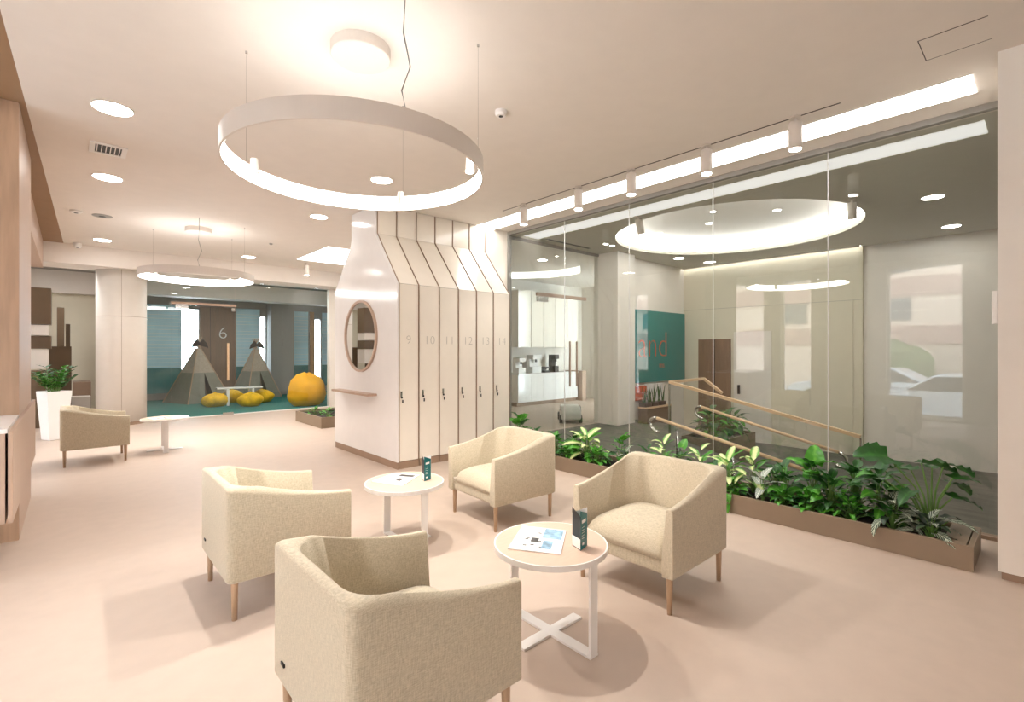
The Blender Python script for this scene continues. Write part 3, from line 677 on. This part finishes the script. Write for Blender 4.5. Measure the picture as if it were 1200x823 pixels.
PLN = [
 (4.78, 5.12, 'heart', 14, .40, .14, 'dark heart-leaved plant in the planter corner beside locker fourteen', 1.2),
 (4.75, 4.75, 'dark', 16, .26, .14, 'bushy green plant half hidden behind the armchair by the lockers', 1.1),
 (4.78, 4.42, 'pothos', 22, .24, .16, 'small heart-leaved trailing plant left of the pale variegated one', 1.1),
 (4.85, 4.12, 'dark', 18, .28, .13, 'dark leafy plant just behind the pale variegated one', 1.1),
 (4.76, 3.86, 'agl', 18, .30, .13, 'pale variegated plant between the two right-hand armchairs', 1.25),
 (4.68, 3.64, 'pothos', 26, .17, .16, 'low bright green plant at the front edge between the armchairs', 1.1),
 (4.85, 3.42, 'heart', 10, .32, .12, 'taller heart-leaved plant above the left arm of the right chair', 1),
 (4.72, 3.26, 'vein', 12, .2, .1, 'dark leaf plant with white veins above the right armchair', 1),
 (4.85, 3.06, 'dark', 12, .24, .1, 'dark leafy plant hidden behind the back of the right armchair', 1),
 (4.82, 2.84, 'agl', 11, .34, .08, 'pale variegated plant rising behind the right armchair, left one', 1),
 (4.80, 2.62, 'heart', 11, .32, .1, 'glossy green plant directly behind the right armchair back', 1),
 (4.82, 2.42, 'agl', 11, .32, .09, 'pale variegated plant behind the right armchair, middle one', 1),
 (4.76, 2.26, 'dark', 14, .22, .12, 'dark green plant just behind the corner of the right armchair', 1),
 (4.74, 2.10, 'agl', 15, .30, .1, 'pale variegated plant just right of the right armchair', 1.15),
 (4.64, 1.99, 'pothos', 18, .15, .12, 'trailing plant whose leaves hang over the planter front', 1.1),
 (4.84, 1.90, 'agl', 10, .36, .09, 'tall pale-leaved plant left of the white skeleton leaf', 1.1),
 (4.68, 1.76, 'pale', 6, .24, .07, 'white skeleton-veined leaf plant in the middle of the planter', 1.15),
 (4.82, 1.62, 'dark', 20, .28, .14, 'dark bushy plant right of the white skeleton-veined plant', 1.15),
 (4.80, 1.38, 'heart', 13, .42, .12, 'bright plant with one big heart-shaped leaf above the rail end', 1.3),
 (4.75, 1.24, 'dark', 24, .28, .15, 'dense green bush in the right half of the planter', 1.2),
 (4.92, 1.10, 'dark', 20, .36, .14, 'tall dark green bush against the glass, right half', 1.25),
 (4.68, 1.08, 'pothos', 26, .15, .16, 'low small-leaved plant at the planter front, right half', .85),
 (4.82, .92, 'fern', 15, .34, .1, 'arching green plant left of the big round-leaf plant', .85),
 (4.68, .80, 'vein', 18, .22, .15, 'dark plant with pale veined leaves near the planter end', 1.05),
 (4.64, .58, 'vein', 12, .15, .12, 'dark pale-veined plant at the very end of the planter', 1),
]
PLN += [
 (4.66, 4.10, 'pothos', 24, .13, .13, 'low small-leaved filler plant in front of the pale variegated one', 1),
 (4.66, 4.75, 'pothos', 22, .12, .13, 'low small-leaved filler plant near the locker end of the planter', 1),
 (4.66, 1.58, 'pothos', 24, .13, .12, 'low filler plant right below the white skeleton leaf', .9),
 (4.66, 1.36, 'pothos', 26, .14, .12, 'low filler plant in front of the big heart-shaped leaf', .95),
 (4.95, .86, 'dark', 18, .26, .12, 'dark leafy plant against the glass left of the big round-leaf plant', 1.1),
 (4.92, 1.74, 'dark', 16, .24, .12, 'dark leafy plant against the glass behind the white skeleton leaf', 1.1),
]
for x, y, k, n, h, sp, lab, s in PLN:
    n = int(n*1.4) if k != 'pale' else n
    plant(x, y, SZ, k, n, h, sp, lab, s=s, group=GP, xlim=XL)
# hanging strand
st2 = nb(); tr_ = thing('hanging_strand', 'short green vine strand hanging over the planter front edge', 'plant', (4.6, 1.96, .17), 0, GP)
tube(st2, [(.04, 0, -.01), (-.06, .01, .03), (-.13, .02, -.02), (-.135, .02, -.1)], .003, 5)
for p_, az_ in (((-.06, .01, .03), 2.6), ((-.12, .02, 0), 3.6), ((-.134, .02, -.05), 2.4), ((-.135, .02, -.09), 3.3)): put_leaf(tr_, LM['pothos'][0], Vector(p_), az_, -1.0, .2, .85)
obj('stems', st2, M_stem, tr_)
t = thing('large_leaf_plant', 'large round-leaved dark green plant at the right end of the planter', 'plant', (4.82, .60, SZ), 0, GP)
bs = nb()
for (dx, dy, dz, az, pi_, i, s, ro) in ((-.02, .26, .52, 2.6, .25, 0, 1.0, -.55), (.02, .06, .50, -.9, -.05, 0, .9, -.2), (.10, -.06, .50, -.45, -.1, 2, 1.15, .1), (.12, -.10, .36, -.4, -.15, 1, 1.1, 0),
        (.0, -.12, .28, -.75, -.1, 1, 1.1, .2), (.2, .15, .40, 1.0, .1, 0, .7, 0), (-.06, .30, .36, 2.2, .0, 1, 1.0, 0), (.2, .02, .44, .2, .2, 1, .7, 0), (.1, .32, .40, 1.9, -.1, 2, .8, 0), (-.1, .1, .3, 2.9, -.1, 1, .9, 0), (.02, -.12, .42, -.9, .1, 1, .9, .2)):
    tube(bs, [(0, 0, -.02), (dx*.35, dy*.35, dz*.6), (dx, dy, dz)], .009, 6, .005)
    put_leaf(t, LM['big'][i], Vector((dx, dy, dz)), az, pi_, ro, s)
for k in range(6):
    a = k*1.05+.3; put_leaf(t, LM['vein'][k % 2], Vector((.1*math.cos(a), .1*math.sin(a), .1)), a, .3, 0, 1.2); tube(bs, [(0, 0, -.02), (.1*math.cos(a), .1*math.sin(a), .1)], .004, 5)
obj('stems', bs, M_stem, t)
G3 = 'plants in the lobby planter'
plant(7.85, 3.75, .02, 'fern', 22, .45, .22, 'tall dark fern at the left of the lobby planter', group=G3, s=1.1)
plant(8.25, 3.7, .02, 'fern', 20, .35, .22, 'dark leafy plant in the middle of the lobby planter', group=G3)
plant(8.65, 3.72, .02, 'fern', 20, .3, .18, 'dark leafy plant at the right of the lobby planter', group=G3)
plant(8.1, 4.0, .02, 'dark', 16, .3, .18, 'small-leaved green plant at the back of the lobby planter', group=G3, s=1.2)
plant(3.8, 9.6, .17, 'pothos', 16, .15, .2, 'small green ground plant in the far planter, left side')
plant(4.3, 9.7, .17, 'dark', 12, .55, .2, 'taller thin plant in the far planter beside the lockers', s=.9)
plant(3.75, 10.2, .17, 'pothos', 14, .12, .2, 'small green ground plant in the far planter, further side')

# tall white pot with zamioculcas
t = thing('tall_planter', 'tall tapered square white planter behind the far armchair', 'planter', (-.2, 11.2, 0), .45)
bm = nb(); q = [(-.14, 0), (.14, 0)]
lo, hi = .12, .17
def sq(r, z): return [bm.verts.new((sx*r, sy*r, z)) for sx, sy in ((-1, -1), (1, -1), (1, 1), (-1, 1))]
a = sq(lo, 0); b_ = sq(hi, .81); c_ = sq(hi-.02, .81); d_ = sq(hi-.025, .76); bm.faces.new(a[::-1])
for u, v in ((a, b_), (b_, c_), (c_, d_)):
    for i in range(4): bm.faces.new((u[i], u[(i+1) % 4], v[(i+1) % 4], v[i]))
obj('pot', bm, M_gloss, t, bev=.012, recalc=False); B('soil', M_soil, t, -.143, .143, -.143, .143, .74, .77)
t = thing('zamioculcas_plant', 'glossy green zamioculcas plant growing in the tall white planter', 'plant', (-.2, 11.2, .77))
bs = nb()
for k in range(16):
    az = k*2.4; L = random.uniform(.3, .48); ln = random.uniform(.15, .75); pts = []
    for i in range(7):
        f = i/6; pts.append((math.cos(az)*ln*L*f**1.3+.05*math.cos(az), math.sin(az)*ln*L*f**1.3+.05*math.sin(az), -.01+L*f*(1-.25*ln*f)))
    tube(bs, pts, .008, 5, .003)
    for i in range(2, 7):
        for sd in (-1, 1): put_leaf(t, LM['zz'][k % 2], Vector(pts[i]), az+sd*1.2, .5, 0, 1.9)
obj('stems', bs, M_stem, t)

# ---------------------------------------------------------------- lobby beyond glass
def leafy(): pass
t = thing('ramp_handrail', 'flat wooden top handrail on the glass balustrade of the ramp', 'handrail', (7.53, 3, 0), 0, 'ramp handrails')
def bar(bm, p, q_, w_=.05, h=.045):
    p, q_ = Vector(p), Vector(q_); d = (q_-p).normalized(); u = d.cross(Vector((0, 0, 1))).normalized()*w_/2; v = u.cross(d).normalized()*h/2
    A = [bm.verts.new(p+a*u+b*v) for a, b in ((-1, -1), (1, -1), (1, 1), (-1, 1))]; Bq = [bm.verts.new(q_+a*u+b*v) for a, b in ((-1, -1), (1, -1), (1, 1), (-1, 1))]
    bm.faces.new(A); bm.faces.new(Bq[::-1])
    for i in range(4): bm.faces.new((A[i], Bq[i], Bq[(i+1) % 4], A[(i+1) % 4]))
bm = nb(); bar(bm, (0, 1.32, .95), (0, -1.37, .38)); obj('rail', bm, M_rail, t)
bm = nb(); bar(bm, (0, 1.32, .95), (1.37, 1.4, .95)); obj('rail', bm, M_rail, t)
bm = nb(); bar(bm, (1.37, 1.4, .95), (1.37, 1.05, .70)); obj('rail', bm, M_rail, t)
bm = nb(); prism(bm, [(1.32, .02), (1.32, .93), (-1.37, .36), (-1.37, -.48), (-1.2, -.48)], 'x', -.005, .005); obj('balustrade_glass', bm, M_wglass, t)
B('post', M_steel, t, -.012, .012, 1.32, 1.345, 0, .93); B('post', M_steel, t, -.01, .01, -1.38, -1.36, -.5, .36)
def round_rail(x, p0, p1, label, hook_side=-1, posts=()):
    t = thing('ramp_handrail', label, 'handrail', (x, 0, 0), 0, 'ramp handrails')
    (ya, za), (yb, zb) = p0, p1
    bm = nb(); tube(bm, [(0, ya, za), (0, yb, zb)], .022, 12); obj('rail', bm, M_rail, t, smooth=True)
    for (y, z, s) in ((ya, za, 1), (yb, zb, -1)):
        sl = (za-zb)/(ya-yb); bm = nb()
        pts = [(0, y+s*.1*math.sin(a), z+s*sl*.1*math.sin(a)-.09*(1-math.cos(a))) for a in [PI*i/10*1.1 for i in range(11)]]
        tube(bm, pts, .02, 10); obj('curved_end', bm, M_steel, t, smooth=True)
    for y, zf in posts:
        z = za+(zb-za)*(y-ya)/(yb-ya); bm = nb(); tube(bm, [(0, y, z-.02), (0, y, z-.07), (.03, y, z-.08), (.03, y, zf)], .012, 8); obj('post', bm, M_steel, t, smooth=True)
        bm = nb(); tube(bm, [(.03, y, z-.08), (-.08, y-.12, zf)], .012, 8); obj('brace', bm, M_steel, t, smooth=True)
round_rail(7.44, (3.72, .59), (1.85, .16), 'round wooden lower handrail on the far side of the ramp')
for y in (3.2, 2.3): pass
round_rail(5.72, (3.47, .6), (1.55, .2), 'round wooden handrail on the near side of the ramp', posts=((3.2, -.2), (2.5, -.34)))
# pillar, low wall, board
tag(B('white_pillar', M_white, None, 8.0, 8.6, 5.72, 6.3, 0, CZ), 'square white pillar beyond the glass beside the teal board', 'pillar')
t = thing('low_wall', 'low brown wall with pale ledge under the teal board', 'low wall', (8.9, 5.55, 0))
B('wall_body', M_brown, t, -.29, .1, -.1, .1, -.5, .30); B('wall_body', M_brown, t, .1, .65, -.1, .1, -.5, .30); B('ledge', M_rail, t, -.29, .65, -.11, .11, .30, .335)
t = thing('logo_board', 'large teal board with orange lettering on the lobby wall', 'sign', (9.83, 5.93, 1.575))
B('board', M_teal, t, -1.14, 1.14, -.03, .018, -.785, .785)
text('lettering', 'and', .86, M_orange, t, (-.25, -.032, .02), (PI/2, 0, 0), .004, -.02)
text('lettering', 'ms', .2, M_orange, t, (.1, -.032, -.42), (PI/2, 0, 0), .004, -.004)
tag(B('orange_panel', M_orange, None, 8.8, 9.25, 5.86, 5.94, .42, .72), 'orange panel under the left end of the teal board', 'panel')
tag(B('white_panel', M_gloss, None, 9.28, 9.9, 5.86, 5.94, .30, .76), 'white panel under the teal board right of the orange one', 'panel')
for k in range(3):
    t = thing('snake_plant', ['snake plant on the brown ledge, nearest the white pillar', 'snake plant on the brown ledge, middle one', 'snake plant on the brown ledge, nearest the ramp rail'][k], 'plant', (8.72+.27*k, 5.55, .335), 0, 'snake plants on the ledge')
    B('pot', M_dark, t, -.12, .12, -.08, .08, 0, .08)
    for j in range(9):
        bm = nb(); a = random.uniform(-.12, .12); px = -.1+.025*j; py = random.uniform(-.05, .05); hh = random.uniform(.25, .4)
        vs = [bm.verts.new(v) for v in ((px-.014, py, .07), (px+.014, py, .07), (px+.014+a*.5, py, .07+hh*.6), (px+a, py, .07+hh), (px-.014+a*.5, py, .07+hh*.6))]; f = bm.faces.new(vs)
        r_ = bmesh.ops.extrude_face_region(bm, geom=[f]); bmesh.ops.translate(bm, vec=(0, .004, 0), verts=[v for v in r_['geom'] if isinstance(v, bmesh.types.BMVert)])
        obj('leaf', bm, M_g_dark, t)
# cove light strip on lobby wall, doors
t = thing('cove_strip', 'glowing light line along the top of the cream lobby wall', 'ceiling light', (10.95, 4.15, CZ)); B('led_strip', M_strip, t, -.04, .0, -1.78, 1.78, -.012, -.002); B('cover', M_white, t, -.06, -.045, -1.78, 1.78, -.03, -.002)
d = st(B('door_1', M_walnut, None, 10.97, 10.995, 4.80, 5.56, -.5, 1.74)); B('door_edge', M_dark, d, 10.96, 10.97, 5.16, 5.18, -.5, 1.74)
d = st(B('door_2', M_cream, None, 10.985, 10.998, 2.5, 3.85, -.5, 2.42))
d = st(B('door_3', M_white, None, 10.985, 10.998, 3.95, 4.74, -.5, 1.9)); B('door_handle', M_black, d, 10.94, 10.985, 4.60, 4.64, .52, .72); 
st(B('trim_6', M_grey, None, 10.99, 10.999, 2.36, 5.94, 2.44, 2.445))
# inner glass door
t = thing('glass_partition', 'inner glass wall with door in front of the white kitchen', 'glass wall', (6.8, 6.2, 0)); t['kind'] = 'structure'
for a, b in ((-1.36, -.62), (-.61, .36), (.37, 1.19)): B('glass_pane', M_glass, t, a, b, -.005, .005, .02, 3.4)
B('top_channel', M_grey, t, -1.36, 1.2, -.02, .02, 3.4, CZ)
B('header_rail', M_woodp, t, -.62, .75, -.06, -.015, 2.47, 2.53); B('clamp', M_steel, t, -.6, -.35, -.07, -.01, 2.37, 2.46)
bm = nb(); tube(bm, [(.26, -.06, .8), (.26, -.06, 1.66)], .02, 10); obj('pull_handle', bm, M_woodp, t)
bm = nb(); tube(bm, [(.46, -.06, .8), (.46, -.06, 1.66)], .02, 10); obj('pull_handle', bm, M_woodp, t)
# kitchen
def kname(i): return ['nearest the glass post', 'second from the left', 'middle one', 'second from the right', 'at the right end'][i]
kx0 = 8.7
for i in range(5):
    t = thing('wall_cabinet', 'tall white kitchen wall cupboard, '+kname(i), 'cabinet', (kx0+.48*i, 9.35, 0), 0, 'kitchen wall cupboards')
    B('carcass', M_white, t, .01, .47, .03, .5, 1.57, 3.08); B('door', M_door, t, .008, .472, .005, .028, 1.57, 3.08)
    t = thing('base_cabinet', 'white kitchen base cupboard, '+kname(i), 'cabinet', (kx0+.48*i, 9.35, 0), 0, 'kitchen base cupboards')
    B('carcass', M_white, t, .01, .47, .03, .58, .1, .82); B('door', M_gloss, t, .002, .478, .005, .028, .1, .82); B('plinth', M_taupe, t, 0, .48, .06, .5, 0, .1)
tag(B('kitchen_worktop', M_gloss, None, kx0, kx0+2.42, 9.33, 9.94, .822, .86), 'long white worktop of the kitchen', 'worktop')
tag(B('wood_panel', M_woodp, None, 11.13, 11.3, 9.2, 9.9, 0, .88), 'upright wood panel at the right end of the kitchen', 'panel')
def mach(name, x, w_, h, m, lab, cat):
    t = thing(name, lab, cat, (x, 9.6, .86)); B('body', m, t, -w_/2, w_/2, -.1, .15, 0, h*.35); B('body', m, t, -w_/2, w_/2, .02, .15, h*.35, h*.75); B('head', m, t, -w_/2, w_/2, -.12, .15, h*.75, h, bev=.01); B('spout', M_black, t, -.02, .02, -.08, -.04, h*.6, h*.75)
mach('coffee_machine', 8.98, .24, .42, M_metal_w, 'white coffee machine at the left of the kitchen worktop', 'coffee machine')
mach('coffee_machine', 9.55, .34, .5, M_gloss, 'larger white coffee machine in the middle of the worktop', 'coffee machine')
mach('coffee_grinder', 9.95, .18, .16, M_black, 'low black appliance right of the larger coffee machine', 'appliance')
mach('coffee_grinder', 10.35, .16, .5, M_black, 'tall thin black grinder at the right of the worktop', 'appliance')
# ride-on toy
t = thing('toy_car', 'small grey and black ride-on toy car beside the white pillar', 'toy car', (7.75, 6.75, 0), .8)
bm = nb(); prism(bm, [(-.4, .08), (.4, .08), (.42, .2), (.2, .26), (.02, .36), (-.3, .36), (-.42, .22)], 'y', -.2, .2); obj('body', bm, M_metal_w, t, bev=.04, seg=3, smooth=True)
bm = nb(); prism(bm, [(.18, .25), (.03, .34), (-.28, .34), (-.33, .25)], 'y', -.205, .205); obj('window', bm, M_cargl, t)
for sx in (-.26, .26):
    for sy in (-.2, .2): bm = nb(); tube(bm, [(sx, sy-.03, .085), (sx, sy+.03, .085)], .085, 18); obj('wheel', bm, M_black, t)

# ---------------------------------------------------------------- play room behind far glass
FY = 12.7
t = thing('glass_partition', 'glass front of the play room with teal carpet at the far end', 'glass wall', (3, FY, 0)); t['kind'] = 'structure'
for a, b, z1 in ((-1.85, -1.39, 3.08), (-1.38, -.17, 2.48), (-1.38, -.17, 99), (-.16, .87, 3.08), (.88, 2.02, 3.08)):
    if z1 == 99: B('glass_pane', M_glass2, t, a, b, -.005, .005, 2.5, 3.08)
    else: B('glass_pane', M_glass2, t, a, b, -.005, .005, .02, z1)
B('bottom_channel', M_metal_w, t, -1.85, 2.02, -.02, .02, 0, .02); B('end_post', M_white, t, 2.02, 2.35, -.06, .1, 0, 3.08)
B('header_rail', M_woodp, t, -1.4, -.15, -.05, -.01, 2.49, 2.54)
B('clamp', M_steel, t, -1.32, -1.08, -.06, -.006, 2.4, 2.48); B('clamp', M_steel, t, -.24, -.17, -.03, -.006, 2.38, 2.46); B('floor_clamp', M_steel, t, -.42, -.2, -.03, -.006, .0, .06)
bm = nb(); tube(bm, [(-.32, -.06, .8), (-.32, -.06, 1.65)], .025, 10); obj('pull_handle', bm, M_rail, t)
BY = 17.8
wall_open('y', BY+.02, .2, .9, 8.6, 0, CZ, [(2.52, 2.97, .9, 2.75), (4.73, 4.9, .3, 2.6), (6.55, 6.75, .4, 2.6)], M_grey, 'wall_far')
st(B('wall_left', M_white, None, .9, 1.1, 13.2, BY, 0, CZ)); st(B('wall_right', M_white, None, 8.5, 8.6, 12.9, BY, 0, CZ)); st(B('wall_right', M_white, None, 5.35, 8.5, 12.72, 12.9, 0, CZ))
st(B('trim_7', M_ceil, None, 1.1, 8.5, 16.3, 16.9, 3.0, CZ))
for i, (a, b) in enumerate(((1.2, 2.5), (4.0, 4.71), (5.72, 6.3), (6.8, 8.4))):
    p = tag(B('frosted_panel', M_bluefrost, None, a, b, BY-.02, BY+.015, .95, 2.85), ['frosted blue wall panel left of door 6', 'frosted blue wall panel right of door 6', 'frosted blue wall panel right of the grey column', 'rightmost frosted blue wall panel of the play room'][i], 'panel', 'frosted panels')
    B('teal_film', M_tealwave, p, a, b, BY-.022, BY+.014, .2, .95)
    for z in [1.0+.11*k for k in range(16)]: B('stripe', M_page, p, a, b, BY-.0225, BY-.0202, z, z+.012)
for j, (a, b, c, d) in enumerate([(2.52, 2.97, .9, 2.75), (4.73, 4.9, .3, 2.6)]):
    f = st(B('window_%d' % (9+j), M_wglass, None, a, b, BY+.1, BY+.11, c, d)); B('blind_bar', M_grey, f, a, b, BY+.06, BY+.08, d-.4, d-.38); B('blind_bar', M_grey, f, a, b, BY+.06, BY+.08, d-.7, d-.68)
d = st(B('door_4', M_walnut, None, 2.99, 3.98, BY-.03, BY+.015, 0, 2.85)); text('number', '6', .55, M_page, d, (3.62, BY-.032, 2.02), (PI/2, 0, 0), .002, -.01); B('door_frame', M_woodp, d, 3.98, 4.0, BY-.04, BY+.015, 0, 2.87); B('door_seam', M_dark, d, 3.27, 3.28, BY-.032, BY-.03, 0, 2.85)
d = st(B('door_5', M_wood3, None, 6.36, 6.5, BY-.03, BY+.015, 0, 2.85))
tag(B('grey_column', M_grey, None, 4.93, 5.65, 17.3, BY, 0, CZ), 'square grey column in the play room behind the beanbag', 'column')
def teepee(x, y, h, r, rz, label):
    t = thing('play_tent', label, 'tent', (x, y, 0), rz, 'play tents')
    zc = h*.86; cr = .05
    cs = [(-r, -r), (r, -r), (r, r), (-r, r)]; tp = [(c[0]/r*cr, c[1]/r*cr) for c in cs]
    for k in range(4):
        for f0, f1, m in ((0, .55, M_canvas), (.55, 1, M_canvasL)):
            if k == 0 and f0 == 0:
                continue
            bm = nb(); P = lambda c, d_, f: (c[0]+(d_[0]-c[0])*f, c[1]+(d_[1]-c[1])*f, zc*f)
            a, b = k, (k+1) % 4
            v = [bm.verts.new(P(cs[a], tp[a], f0)), bm.verts.new(P(cs[b], tp[b], f0)), bm.verts.new(P(cs[b], tp[b], f1)), bm.verts.new(P(cs[a], tp[a], f1))]; f = bm.faces.new(v); obj('canvas', bm, m, t)
    # front with dark opening: two flaps
    for sx in (-1, 1):
        bm = nb(); v = [bm.verts.new((sx*r, -r, 0)), bm.verts.new((sx*r*.25, -r, 0)), bm.verts.new((sx*.0, -r+(r-cr)*.55, zc*.55)), bm.verts.new((sx*(r+(cr-r)*.55), -r+(r-cr)*.55, zc*.55))]
        bm.faces.new(v); obj('door_flap', bm, M_canvas, t)
    for k in range(4):
        c, d_ = cs[k], tp[k]; e = [(d_[i]-c[i])*1.22+c[i] for i in (0, 1)]; bm = nb(); tube(bm, [(c[0], c[1], 0), (e[0], e[1], zc*1.22)], .015, 6); obj('pole', bm, M_leg, t)
    for sx in (-1, 1):
        bm = nb(); prism(bm, [(0, zc+.10), (sx*.24, zc+.02), (sx*.19, zc+.16), (sx*.08, zc+.27), (0, zc+.17)], 'y', -.1, -.08); obj('bow', bm, M_dark, t)
teepee(2.75, 16.6, 1.78, .62, .35, 'grey canvas play tent left of door 6 on the teal carpet')
teepee(4.35, 16.9, 1.75, .55, .25, 'grey canvas play tent right of door 6 behind the low table')
def blob(name, x, y, z, rx, ry, rz_, m, label, cat, group=None, seed=1, lemon=False):
    bm = nb(); bmesh.ops.create_uvsphere(bm, u_segments=28, v_segments=18, radius=1); rnd = random.Random(seed)
    ph = [rnd.uniform(0, 6) for _ in range(6)]
    for v in bm.verts:
        c = v.co.copy(); s = 1+.05*math.sin(3*c.x+ph[0])*math.sin(4*c.z+ph[1])+.04*math.sin(7*c.y+ph[2])+.02*math.sin(13*c.z+9*c.x+ph[3])
        if not lemon: s *= 1+.15*max(0, c.z)*math.sin(2*math.atan2(c.y, c.x)+ph[4])
        v.co = Vector((c.x*rx*s, c.y*ry*s, c.z*rz_*s))
        if lemon: v.co.x += .12*rx*(1 if c.x > 0 else -1)*abs(c.x)**8
        if v.co.z < -rz_*.8: v.co.z = -rz_*.8
    t = thing(name, label, cat, (x, y, z), random.uniform(-.2, .2), group); o = obj('cover', bm, m, t, smooth=True); o.location = (0, 0, rz_*.8)
    B('handle_loop', m, t, -.03, .03, -.01, .01, rz_*1.75, rz_*1.8+.03)
blob('beanbag', 4.72, 13.45, 0, .5, .42, .47, M_yellow, 'large yellow beanbag just inside the play room glass', 'beanbag', seed=4)
for i, (x, y) in enumerate(((2.83, 14.8), (3.42, 15.65), (3.55, 14.25), (4.05, 15.1))):
    blob('lemon_pouf', x, y, 0, .29, .24, .2, M_lemon, ['small yellow pouf at the left front of the low table', 'small yellow pouf behind the low table', 'small yellow pouf at the right front of the low table', 'small yellow pouf at the far right of the low table'][i], 'pouf', 'yellow poufs', i, True)
t = thing('low_table', 'low white children table between the yellow poufs', 'table', (3.45, 14.95, 0), -.1)
B('table_top', M_gloss, t, -.55, .55, -.2, .2, .44, .48, bev=.01)
for sx in (-.3, .3):
    for sy in (-.2, .2): B('leg', M_metal_w, t, sx-.03, sx+.03, sy-.03, sy+.03, 0, .44)

# ---------------------------------------------------------------- far left shelves
sh = [(-1.1, -.28, 13.3, 2.0, 2.72, M_brown, 'top brown box of the wall shelves, under the brown ceiling'), (-1.1, -.32, 13.35, 1.78, 1.99, M_white, 'upper white box of the wall shelves'),
      (-1.1, -.28, 13.3, 1.52, 1.77, M_brown, 'middle brown box of the wall shelves'), (-1.1, -.32, 13.35, 1.12, 1.51, M_white, 'lower white box of the wall shelves'),
      (-.9, -.35, 12.95, .45, 1.1, M_brown, 'brown box of the wall shelves behind the plant'),
      (-.35, .02, 13.9, .1, 1.57, M_brown, 'tall brown cabinet beside the wall shelves'), (-.22, -.1, 14.9, 1.7, 2.45, M_brown, 'narrow taller upright box beyond the shelves'),
      (-.08, .0, 15.4, 1.4, 2.1, M_brown, 'narrow dark upright box beyond the taller one')]
for i, (x0, x1, y, z0, z1, m, lab) in enumerate(sh):
    z00 = 0 if (z0 < .5 or i > 5) else z0
    t = thing('shelf_box', lab, 'shelf', (x0, y, z00), 0, 'boxes of the far shelves'); w_ = x1-x0; h = z1-z00
    B('side_board', m, t, 0, .02, 0, .45, 0, h); B('side_board', m, t, w_-.02, w_, 0, .45, 0, h); B('top_board', m, t, .02, w_-.02, 0, .45, h-.02, h); B('bottom_board', m, t, .02, w_-.02, 0, .45, 0, .02); B('front_panel', m, t, .02, w_-.02, .005, .02, .02, h-.02)
tag(B('sofa_block', M_taupe, None, .05, .36, 15.0, 15.8, 0, .75), 'low grey-brown bench block beside the round column', 'bench')
tag(B('sofa_block', M_white, None, .0, .34, 14.4, 14.9, 0, .45), 'small pale low block beside the tall brown cabinet', 'bench')

# ---------------------------------------------------------------- street outside (seen only as a reflection)
st(B('trim_8', M_asph, None, -40, -2.86, -30, 40, -.7, -.52))
t = thing('facade', 'pale brick building across the street with horizontal bands', 'building', (-20, 5, -.52)); 
B('wall', M_brick, t, -1, 0, -30, 30, 0, 14)
for k in range(5): B('band', M_pinkband, t, 0, .12, -30, 30, 2.3+2.4*k, 3.2+2.4*k)
for k in range(12): B('window', M_cargl, t, .0, .06, -28+4.6*k, -26.6+4.6*k, 3.5, 4.6); 
for k in range(12): B('window', M_cargl, t, .0, .06, -28+4.6*k, -26.6+4.6*k, 5.9, 7.0)
def car(x, y, lab):
    t = thing('parked_car', lab, 'car', (x, y, -.52), 0, 'parked cars')
    pr_ = [(-2.1, .3), (2.1, .3), (2.15, .7), (1.9, .85), (1.0, .95), (.35, 1.38), (-1.0, 1.42), (-1.8, .98), (-2.15, .8)]
    bm = nb(); prism(bm, pr_, 'x', -.85, .85); obj('body', bm, M_carw, t, bev=.06, seg=3)
    bm = nb(); prism(bm, [(.9, .97), (.33, 1.33), (-.95, 1.36), (-1.6, 1.0)], 'x', -.86, .86); obj('window', bm, M_cargl, t)
    for sy in (-1.35, 1.35):
        for sx in (-.75, .75): bm = nb(); tube(bm, [(sx-.1, sy, .33), (sx+.1, sy, .33)], .33, 20); obj('wheel', bm, M_black, t)
car(-6.2, 1.6, 'white car parked outside, reflected at the right of the glass wall'); car(-9.5, 4.3, 'white car parked further outside, reflected above the nearer one')
for k in range(3):
    bm = nb(); bmesh.ops.create_icosphere(bm, subdivisions=3, radius=1)
    for v in bm.verts: v.co *= 1+random.uniform(-.12, .12)
    o = obj('hedge', bm, M_bush); o.location = (-18.6, -4+4.6*k, .7); o.scale = (.9, 1.6, 1.25); tag(o, ['round green bush across the street, nearest the camera side', 'round green bush across the street, middle one', 'round green bush across the street, furthest'][k], 'bush', 'bushes across the street')
